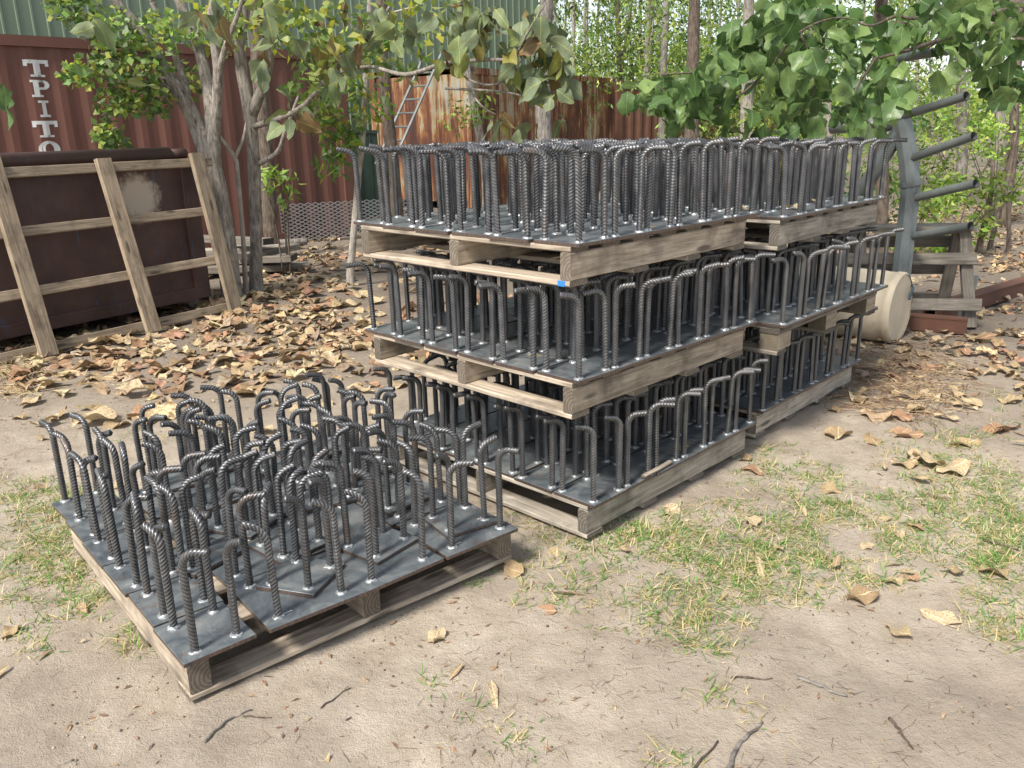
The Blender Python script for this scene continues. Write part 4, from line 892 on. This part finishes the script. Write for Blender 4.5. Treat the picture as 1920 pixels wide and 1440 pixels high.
for k, (u0, v0, u1, v1, y, w, lab) in enumerate(((1840, 440, 1862, 300, 9.5, 13, 'thin dark sapling behind the lowest pipe arm'), (1862, 430, 1905, 250, 9.8, 10, 'thin leaning dark sapling at the right'), (1895, 430, 1870, 330, 9.6, 9, 'short crooked dark sapling at the right'))):
    s_ = S((u0, v0, y, w), ((u0 + u1) / 2 + 6, (v0 + v1) / 2, y, w * .8), (u1, v1, y, w * .5)); x, yy, z, r_ = s_[0]
    tree('sapling', lab, [[(x, yy, 0.0, r_)] + s_[1:]], MAT['bark2'], 'saplings at the right')

# ------------------------------------------------------------------ leaf litter
FP = [(PAL[k].matrix_basis.inverted()) for k in ('P0', 'A1', 'B1')]
def covered(x, y, mrg=.02):
    for M in FP:
        q = M @ Vector((x, y, 0))
        if -mrg < q.x < PW + mrg and -mrg < q.y < PW + mrg: return True
    return False
DL = [leaf_mesh('dry_leaf', MAT['dry'], 1.0, random.uniform(.42, .85), 40 + i, droop=random.uniform(-.22, .18), fold=random.uniform(-.15, .4), wav=.15, crumple=random.uniform(.015, .06), nx=10, ny=6, tip=random.uniform(.65, .95)) for i in range(16)]
LONG = [leaf_mesh('dry_leaf', MAT['dry'], 1.0, .2, 60 + i, droop=random.uniform(-.2, .2), fold=.2, wav=.06, crumple=.01) for i in range(3)]
def lay(me, x, y, L, label, rz=None, tilt=.35, dz=.0, grp='dry leaves on the ground'):
    z = float(ground_h(x, y)); o = tag(link('dry_leaf', me, None, (x, y, z + .008 + dz + L * .03), (random.gauss(0, tilt), random.gauss(0, tilt * .7), random.uniform(0, 6.28) if rz is None else rz), L), label, 'leaf', grp)
    return o
spots = [(1275, 948, .17, 0, 'large curled brown leaf beside the front stack corner'), (982, 1072, .10, 0, 'pale brown crumpled leaf right of the low pallet corner'), (1043, 1138, .085, 0, 'flat tan leaf below the long pale one'), (1025, 1105, .13, 1, 'long pale slender leaf on the grass right of the low pallet'),
         (1045, 1025, .12, 0, 'orange-brown leaf in the grass between the two pallets'), (1725, 1142, .12, 0, 'large yellow mottled leaf at the right front'), (1660, 1168, .09, 0, 'orange leaf left of the yellow mottled leaf'), (1420, 1042, .15, 1, 'long pinkish leaf lying in the right-hand grass'),
         (1395, 1050, .09, 1, 'short pale leaf beside the long pinkish one'), (1588, 1118, .11, 0, 'tan curled leaf at the grass edge right of centre'), (1845, 1055, .11, 0, 'brown folded leaf near the right edge'), (1690, 1082, .07, 0, 'small brown leaf in the right-hand grass'), (812, 1197, .075, 0, 'flat orange-brown leaf in front of the low pallet'),
         (920, 1272, .12, 1, 'long tan leaf on the bare sand, centre front'), (868, 1238, .08, 1, 'short tan leaf on the bare sand, centre front'), (618, 1412, .09, 1, 'pinkish slender leaf at the bottom edge'), (18, 1245, .11, 1, 'long pale leaf at the left edge'), (66, 1238, .07, 1, 'small pale leaf beside the long one at the left edge'),
         (1797, 856, .15, 0, 'large orange-brown leaf on the right-hand grass'), (1868, 803, .16, 0, 'large pale crumpled leaf at the far right'), (1570, 772, .15, 0, 'large brown rolled leaf before the rear stack'), (1538, 912, .09, 0, 'small tan leaf right of the front stack'), (1512, 965, .10, 1, 'slender tan leaf lying right of the front stack'),
         (1410, 853, .10, 0, 'rolled brown leaf at the front stack right corner'), (1395, 872, .11, 0, 'pale leaf against the front stack right corner'), (1660, 1060, .07, 1, 'small red leaf in the right-hand grass'), (1735, 925, .10, 1, 'slender leaf with a brown end, right-hand grass'), (1640, 745, .15, 0, 'large tan leaf in front of the cream drum'), (80, 825, .20, 0, 'large golden leaf left of the low pallet'), (280, 795, .20, 0, 'broad brown leaf behind the low pallet'),
         (95, 965, .10, 1, 'grey pointed leaf at the low pallet back left corner')]
for u, v, L, lg, lab in spots:
    p = gp(u, v); lay(random.choice(LONG if lg else DL), p.x, p.y, L, lab, tilt=.2)
zones = [((0, 560, 730, 800), 150, 'dry brown leaf in the litter behind the low pallet'), ((440, 520, 700, 660), 40, 'dry brown leaf in the litter at the foot of the stack'), ((1560, 630, 1930, 900), 50, 'dry brown leaf in the litter right of the rear stack'), ((1100, 860, 1920, 1120), 12, 'small brown leaf in the grass at right'), ((0, 860, 300, 1200), 6, 'small brown leaf in the grass at left')]
for (u0, v0, u1, v1), n, lab in zones:
    k = 0; tries = 0
    while k < n and tries < 5000:
        tries += 1
        u, v = random.uniform(u0, u1), random.uniform(v0, v1); p = gp(u, v)
        if covered(p.x, p.y, .05) or (v > 690 and u < 730 and random.random() < .6): continue
        if p.y < 5.2 and p.x < -3.2: continue
        sm = 'small' in lab; L = random.uniform(.05, .08) if sm else random.uniform(.13, .23) if u < 800 else random.uniform(.10, .19)
        lb = lab
        if not sm:
            lb = ('small ' if L < .14 else 'middling ' if L < .18 else 'large ') + ('dry leaf left of the hurdle middle post' if u < 240 else 'dry leaf before the right half of the hurdle' if u < 450 else 'dry leaf between the left trees and the stack' if u < 760 else 'dry leaf beside the drum and rear stack' if u < 1740 else 'dry leaf towards the right edge')
        lay(random.choice(DL) if random.random() < .85 else random.choice(LONG), p.x, p.y, L, lb, tilt=.16, dz=random.uniform(0, .012)); k += 1
LT_ = [broad_leaf(1.0, random.uniform(.5, .8), 80 + i, droop=random.uniform(-.3, .3), fold=random.uniform(-.2, .6), wav=.15, crumple=.05, nx=4, ny=3) for i in range(6)]
N = 11000; yy = rng.uniform(4.3, 15, N); xx = yy * rng.uniform(-.62, .66, N)
den = np.clip((yy - 4.3) / 1.6, 0, 1) * np.clip(fbm(xx, yy, .9, 31) * 2.4 - .6, .04, 1); den[xx > 1.2] = np.clip(den[xx > 1.2] * 1.5, 0, 1)
keep = rng.random(N) < den; keep &= np.array([not covered(a, b_, .03) for a, b_ in zip(xx, yy)]); xx, yy = xx[keep], yy[keep]; N = len(xx)
ln = np.where(xx > 1.2, .62, 1) * rng.uniform(.09, .22, N) * np.where(rng.random(N) < .35, .6, 1); fr = rotset(np.stack([rng.normal(size=N), rng.normal(size=N), rng.normal(0, .12, N)], 1), rng.normal(0, .2, N))
o = scatter('leaf_litter', LT_, np.stack([xx, yy, ground_h(xx, yy) + .012 + rng.uniform(0, .03, N)], 1), fr, ln, tints(N, [(.43, .33, .19), (.50, .40, .245), (.38, .28, .165), (.56, .47, .31), (.27, .19, .125), (.38, .23, .15), (.33, .28, .21)], None, .25), MAT['leafdry'], None, True)
tag(o, 'deep litter of dry brown leaves under the trees', 'leaf litter', None, 'stuff')
# small gum leaves and bark flakes
N = 5200; yy = np.concatenate([rng.uniform(1.5, 6, 2300), rng.uniform(6, 16, 2900)]); xx = yy * rng.uniform(-.66, .7, N)
keep = (fbm(xx, yy, 1.4, 51) + (yy > 5) * .15) > rng.uniform(.3, .75, N); keep &= np.array([not covered(a, b_, .02) for a, b_ in zip(xx, yy)]); xx, yy = xx[keep], yy[keep]; N = len(xx)
fr = rotset(np.stack([rng.normal(size=N), rng.normal(size=N), rng.normal(0, .08, N)], 1), rng.normal(0, .3, N)); sz = rng.uniform(.012, .035, N) * np.where(yy > 5, 2.4, 1)
o = scatter('leaf_scraps', LT_[:3], np.stack([xx, yy, ground_h(xx, yy) + .004], 1), fr, np.stack([sz, sz * .5, sz * .6], 1), tints(N, [(.40, .29, .18), (.25, .16, .10), (.5, .40, .28), (.16, .12, .10), (.38, .24, .16)], None, .25), MAT['leafdry'])
tag(o, 'scraps of dry leaf and bark strewn on the sand', 'litter', None, 'stuff')

# ------------------------------------------------------------------ grass, straw, twigs
BL = []
for i in range(5):
    bend = random.uniform(.1, .7); n = 4; vv = []
    for k in range(n + 1):
        t = k / n; w = .5 * (1 - t * t * .92); vv += [(t * (1 - .15 * bend * t), -w, -bend * t * t * .55), (t * (1 - .15 * bend * t), w, -bend * t * t * .55)]
    BL.append((np.array(vv), [(2 * k, 2 * k + 2, 2 * k + 3, 2 * k + 1) for k in range(n)]))
patches = [(1420, 1000, 260, 75, 330), (1250, 1050, 220, 80, 210), (1620, 960, 180, 90, 220), (1780, 905, 160, 60, 110), (1010, 1000, 80, 60, 80), (1100, 985, 100, 50, 70), (1850, 1185, 90, 40, 60), (1480, 880, 120, 60, 80), (1150, 1120, 200, 50, 90), (1700, 1020, 220, 70, 130), (920, 1060, 70, 40, 40), (1340, 1180, 110, 40, 40),
           (60, 925, 110, 40, 90), (120, 1010, 120, 60, 130), (60, 1080, 90, 50, 70), (200, 1110, 90, 60, 90), (270, 1180, 60, 40, 25), (40, 1190, 60, 40, 14), (975, 1370, 40, 40, 9), (1320, 1300, 60, 25, 10), (1400, 1320, 50, 30, 8), (1270, 1420, 90, 20, 9), (830, 1330, 60, 70, 5), (1880, 1110, 80, 60, 40),
           (490, 580, 45, 15, 12), (1890, 760, 60, 30, 16), (400, 610, 30, 15, 6), (1830, 560, 60, 20, 6), (1560, 1000, 80, 60, 60), (1180, 990, 60, 25, 40), (250, 820, 60, 20, 5), (1880, 960, 70, 60, 90), (1800, 830, 120, 40, 40), (1860, 1050, 70, 40, 40), (170, 950, 100, 30, 60), (1500, 1090, 150, 40, 60), (1840, 900, 90, 60, 70), (1700, 820, 120, 40, 50), (1600, 870, 100, 50, 50), (1890, 1010, 60, 60, 60)]
P = []; D = []; LN = []; TI = []
for u, v, ru, rv, n in patches:
    for _ in range(int(n * 1.2)):
        a = random.uniform(0, 6.28); q = random.random() ** .5; g_ = gp(u + math.cos(a) * q * ru, v + math.sin(a) * q * rv)
        if covered(g_.x, g_.y, -.01): continue
        if float(fbm(g_.x, g_.y, 3.2, 91, 3)) < random.uniform(.28, .70) - (.12 if u < 400 else 0): continue
        nb = random.randint(6, 22); tall = random.uniform(.5, 1.3); straw = random.random()
        for _b in range(nb + 4):
            th_ = _b >= nb
            an = random.uniform(0, 6.28); el = .03 if th_ else abs(random.gauss(.35, .42)); sp_ = .045 if th_ else .022; P.append((g_.x + random.gauss(0, sp_), g_.y + random.gauss(0, sp_), 0)); D.append((math.cos(an) * math.cos(el), math.sin(an) * math.cos(el), math.sin(el) + .05))
            LN.append(random.uniform(.018, .066) * tall); TI.append(random.choice(((.42, .34, .20), (.52, .44, .28), (.28, .22, .14))) if th_ else random.choice(((.13, .26, .06), (.17, .31, .075), (.095, .20, .05))) if random.random() > .22 + .60 * straw else random.choice(((.50, .42, .22), (.56, .49, .29), (.40, .34, .15))))
P = np.array(P); D = np.array(D); LN = np.array(LN); TI = np.array(TI); P[:, 2] = ground_h(P[:, 0], P[:, 1]) - .002
o = scatter('grass', BL, P, rotset(D, rng.normal(0, .3, len(P))), np.stack([LN, np.full(len(P), .0036), LN], 1), TI * (1 + rng.uniform(-.2, .2, (len(P), 1))), MAT['grass'])
tag(o, 'sparse green and straw-coloured grass tufts on the sand', 'grass', None, 'stuff')
N = 8500; yy = rng.uniform(1.45, 6.5, N); xx = yy * rng.uniform(-.68, .7, N); keep = fbm(xx, yy, 2.5, 77) > rng.uniform(.35, .7, N); keep &= np.array([not covered(a, b_, .0) for a, b_ in zip(xx, yy)]); xx, yy = xx[keep], yy[keep]; N = len(xx)
ln = rng.uniform(.012, .07, N) ** 1.0
o = scatter('dry_straw', BL, np.stack([xx, yy, ground_h(xx, yy) + .0035], 1), rotset(np.stack([rng.normal(size=N), rng.normal(size=N), rng.normal(0, .05, N)], 1), rng.normal(0, .2, N)), np.stack([ln, np.full(N, .0016), ln * .3], 1), tints(N, [(.14, .11, .09), (.26, .20, .15), (.48, .40, .25), (.09, .075, .065)]), MAT['leafdry'])
tag(o, 'fine straw and bits of twig strewn over the sand', 'straw', None, 'stuff')
def strands(name, label, u, v, ru, rv, n, L, hmax, cols):
    m = MB(); T = []
    for _ in range(n):
        a = random.uniform(0, 6.28); q = random.random() ** .6; g_ = gp(u + math.cos(a) * q * ru, v + math.sin(a) * q * rv); an = random.uniform(0, 6.28); l = random.uniform(.4, 1) * L; cv = random.uniform(-2.2, 2.2)
        if covered(g_.x, g_.y, .01): continue
        pts = []; x, y = g_.x, g_.y; h = random.uniform(.1, 1) * hmax * (1 - q * .6)
        for k in range(6):
            pts.append((x, y, float(ground_h(x, y)) + .004 + h * math.sin(math.pi * k / 5))); x += math.cos(an) * l / 5; y += math.sin(an) * l / 5; an += cv / 5
        k0 = len(m.v); m.tube(pts, random.uniform(.0011, .0022), 3, cap=False); T += [random.choice(cols)] * (len(m.v) - k0)
    me = m.mesh(name, MAT['leafdry']); ca = me.color_attributes.new('tint', 'FLOAT_COLOR', 'POINT'); ca.data.foreach_set('color', np.array([(*c, 1) for c in T], np.float32).ravel())
    return tag(link(name, me), label, 'dry roots', None, 'stuff')
strands('dry_roots', 'matted dry roots and straw in front of the cream drum', 1690, 715, 130, 70, 620, .26, .05, [(.34, .25, .15), (.22, .15, .10), (.46, .37, .23), (.15, .10, .07)])
strands('straw_clump', 'clump of pale dry straw at the left edge before the hurdle', 15, 690, 60, 60, 260, .30, .10, [(.50, .40, .24), (.42, .32, .18), (.56, .47, .30)])
for k, (pts, w, lab) in enumerate((([(1365, 1440), (1390, 1385), (1432, 1348)], .013, 'curved grey twig at the bottom edge right of centre'), ([(1495, 1265), (1545, 1285), (1588, 1300)], .012, 'short thick grey twig on the bare sand'), ([(1372, 1264), (1450, 1266)], .007, 'straight thin dark twig left of the thick one'), ([(1670, 1338), (1690, 1365), (1712, 1398)], .009, 'dark straight twig at the bottom right'),
                                   ([(382, 1390), (430, 1340), (470, 1320)], .008, 'pale thin twig before the low pallet'), ([(455, 1333), (510, 1335)], .006, 'small dark twig beside the pale thin one'), ([(600, 1322), (655, 1283)], .005, 'thin brown stick on the sand in front of the low pallet'), ([(1300, 1440), (1345, 1385)], .008, 'dark twig left of the curved one'), ([(1845, 1010), (1915, 1030)], .010, 'dark stick in the grass at the right edge'), ([(480, 640), (600, 610)], .008, 'grey stick in the litter before the trees'))):
    q = [gp(*p) for p in pts]; o = link('twig', None, None, q[0]); tag(o, lab, 'twig', 'twigs on the ground'); m = MB()
    pp = spline([(*(p - q[0]), 0) for p in q], 5); m.tube([(a[0] + random.uniform(-.003, .003), a[1] + random.uniform(-.003, .003), float(ground_h(a[0] + q[0].x, a[1] + q[0].y)) + w * .45) for a in pp], [w / 2 * (1 - .5 * i / len(pp)) for i in range(len(pp))], 6, wob=.12); m.build('stick', MAT['bark3' if k in (0, 1, 4) else 'bark2'], o, True)

for k, (x, y, L) in enumerate(((.16, .22, .07), (.35, .13, .09), (.55, .3, .08), (.75, .14, .09), (.3, .42, .10), (.95, .2, .07))):
    o = tag(link('dry_leaf', random.choice(DL)), f'{["small tan", "curled brown", "reddish brown", "pale tan", "broad tan", "little brown"][k]} fallen leaf on the rear stack top pallet among the bars', 'leaf', 'fallen leaves on the rear stack'); o.matrix_basis = PAL['B3'].matrix_basis @ Matrix.Translation((x, y, DECK + PT + .012)) @ Matrix.Rotation(random.uniform(0, 6), 4, 'Z') @ Matrix.Scale(L, 4)

N = 9000; yy = 1.4 + rng.random(N) ** 1.6 * 4.6; xx = yy * rng.uniform(-.68, .7, N); keep = fbm(xx, yy, 1.7, 87) > rng.uniform(.3, .7, N); keep &= np.array([not covered(a, b_, .0) for a, b_ in zip(xx, yy)]); xx, yy = xx[keep], yy[keep]; N = len(xx)
ST = []
for i in range(4):
    q = np.array([(1, 0, 0), (0, 1, 0), (-1, 0, 0), (0, -1, 0), (0, 0, .8), (0, 0, -.8)], float) * (1 + rng.uniform(-.3, .3, (6, 1))); ST.append((q, [(0, 1, 4), (1, 2, 4), (2, 3, 4), (3, 0, 4), (1, 0, 5), (2, 1, 5), (3, 2, 5), (0, 3, 5)]))
sz = .0012 + .0045 * rng.random(N) ** 3
o = scatter('grit', ST, np.stack([xx, yy, ground_h(xx, yy) + sz * .3], 1), rotset(rng.normal(size=(N, 3)), rng.uniform(0, 6, N)), sz, tints(N, [(.30, .25, .19), (.18, .145, .11), (.44, .38, .31), (.10, .085, .075)]), MAT['leafdry'])
tag(o, 'crumbs of soil and small grit on the sand', 'grit', None, 'stuff')
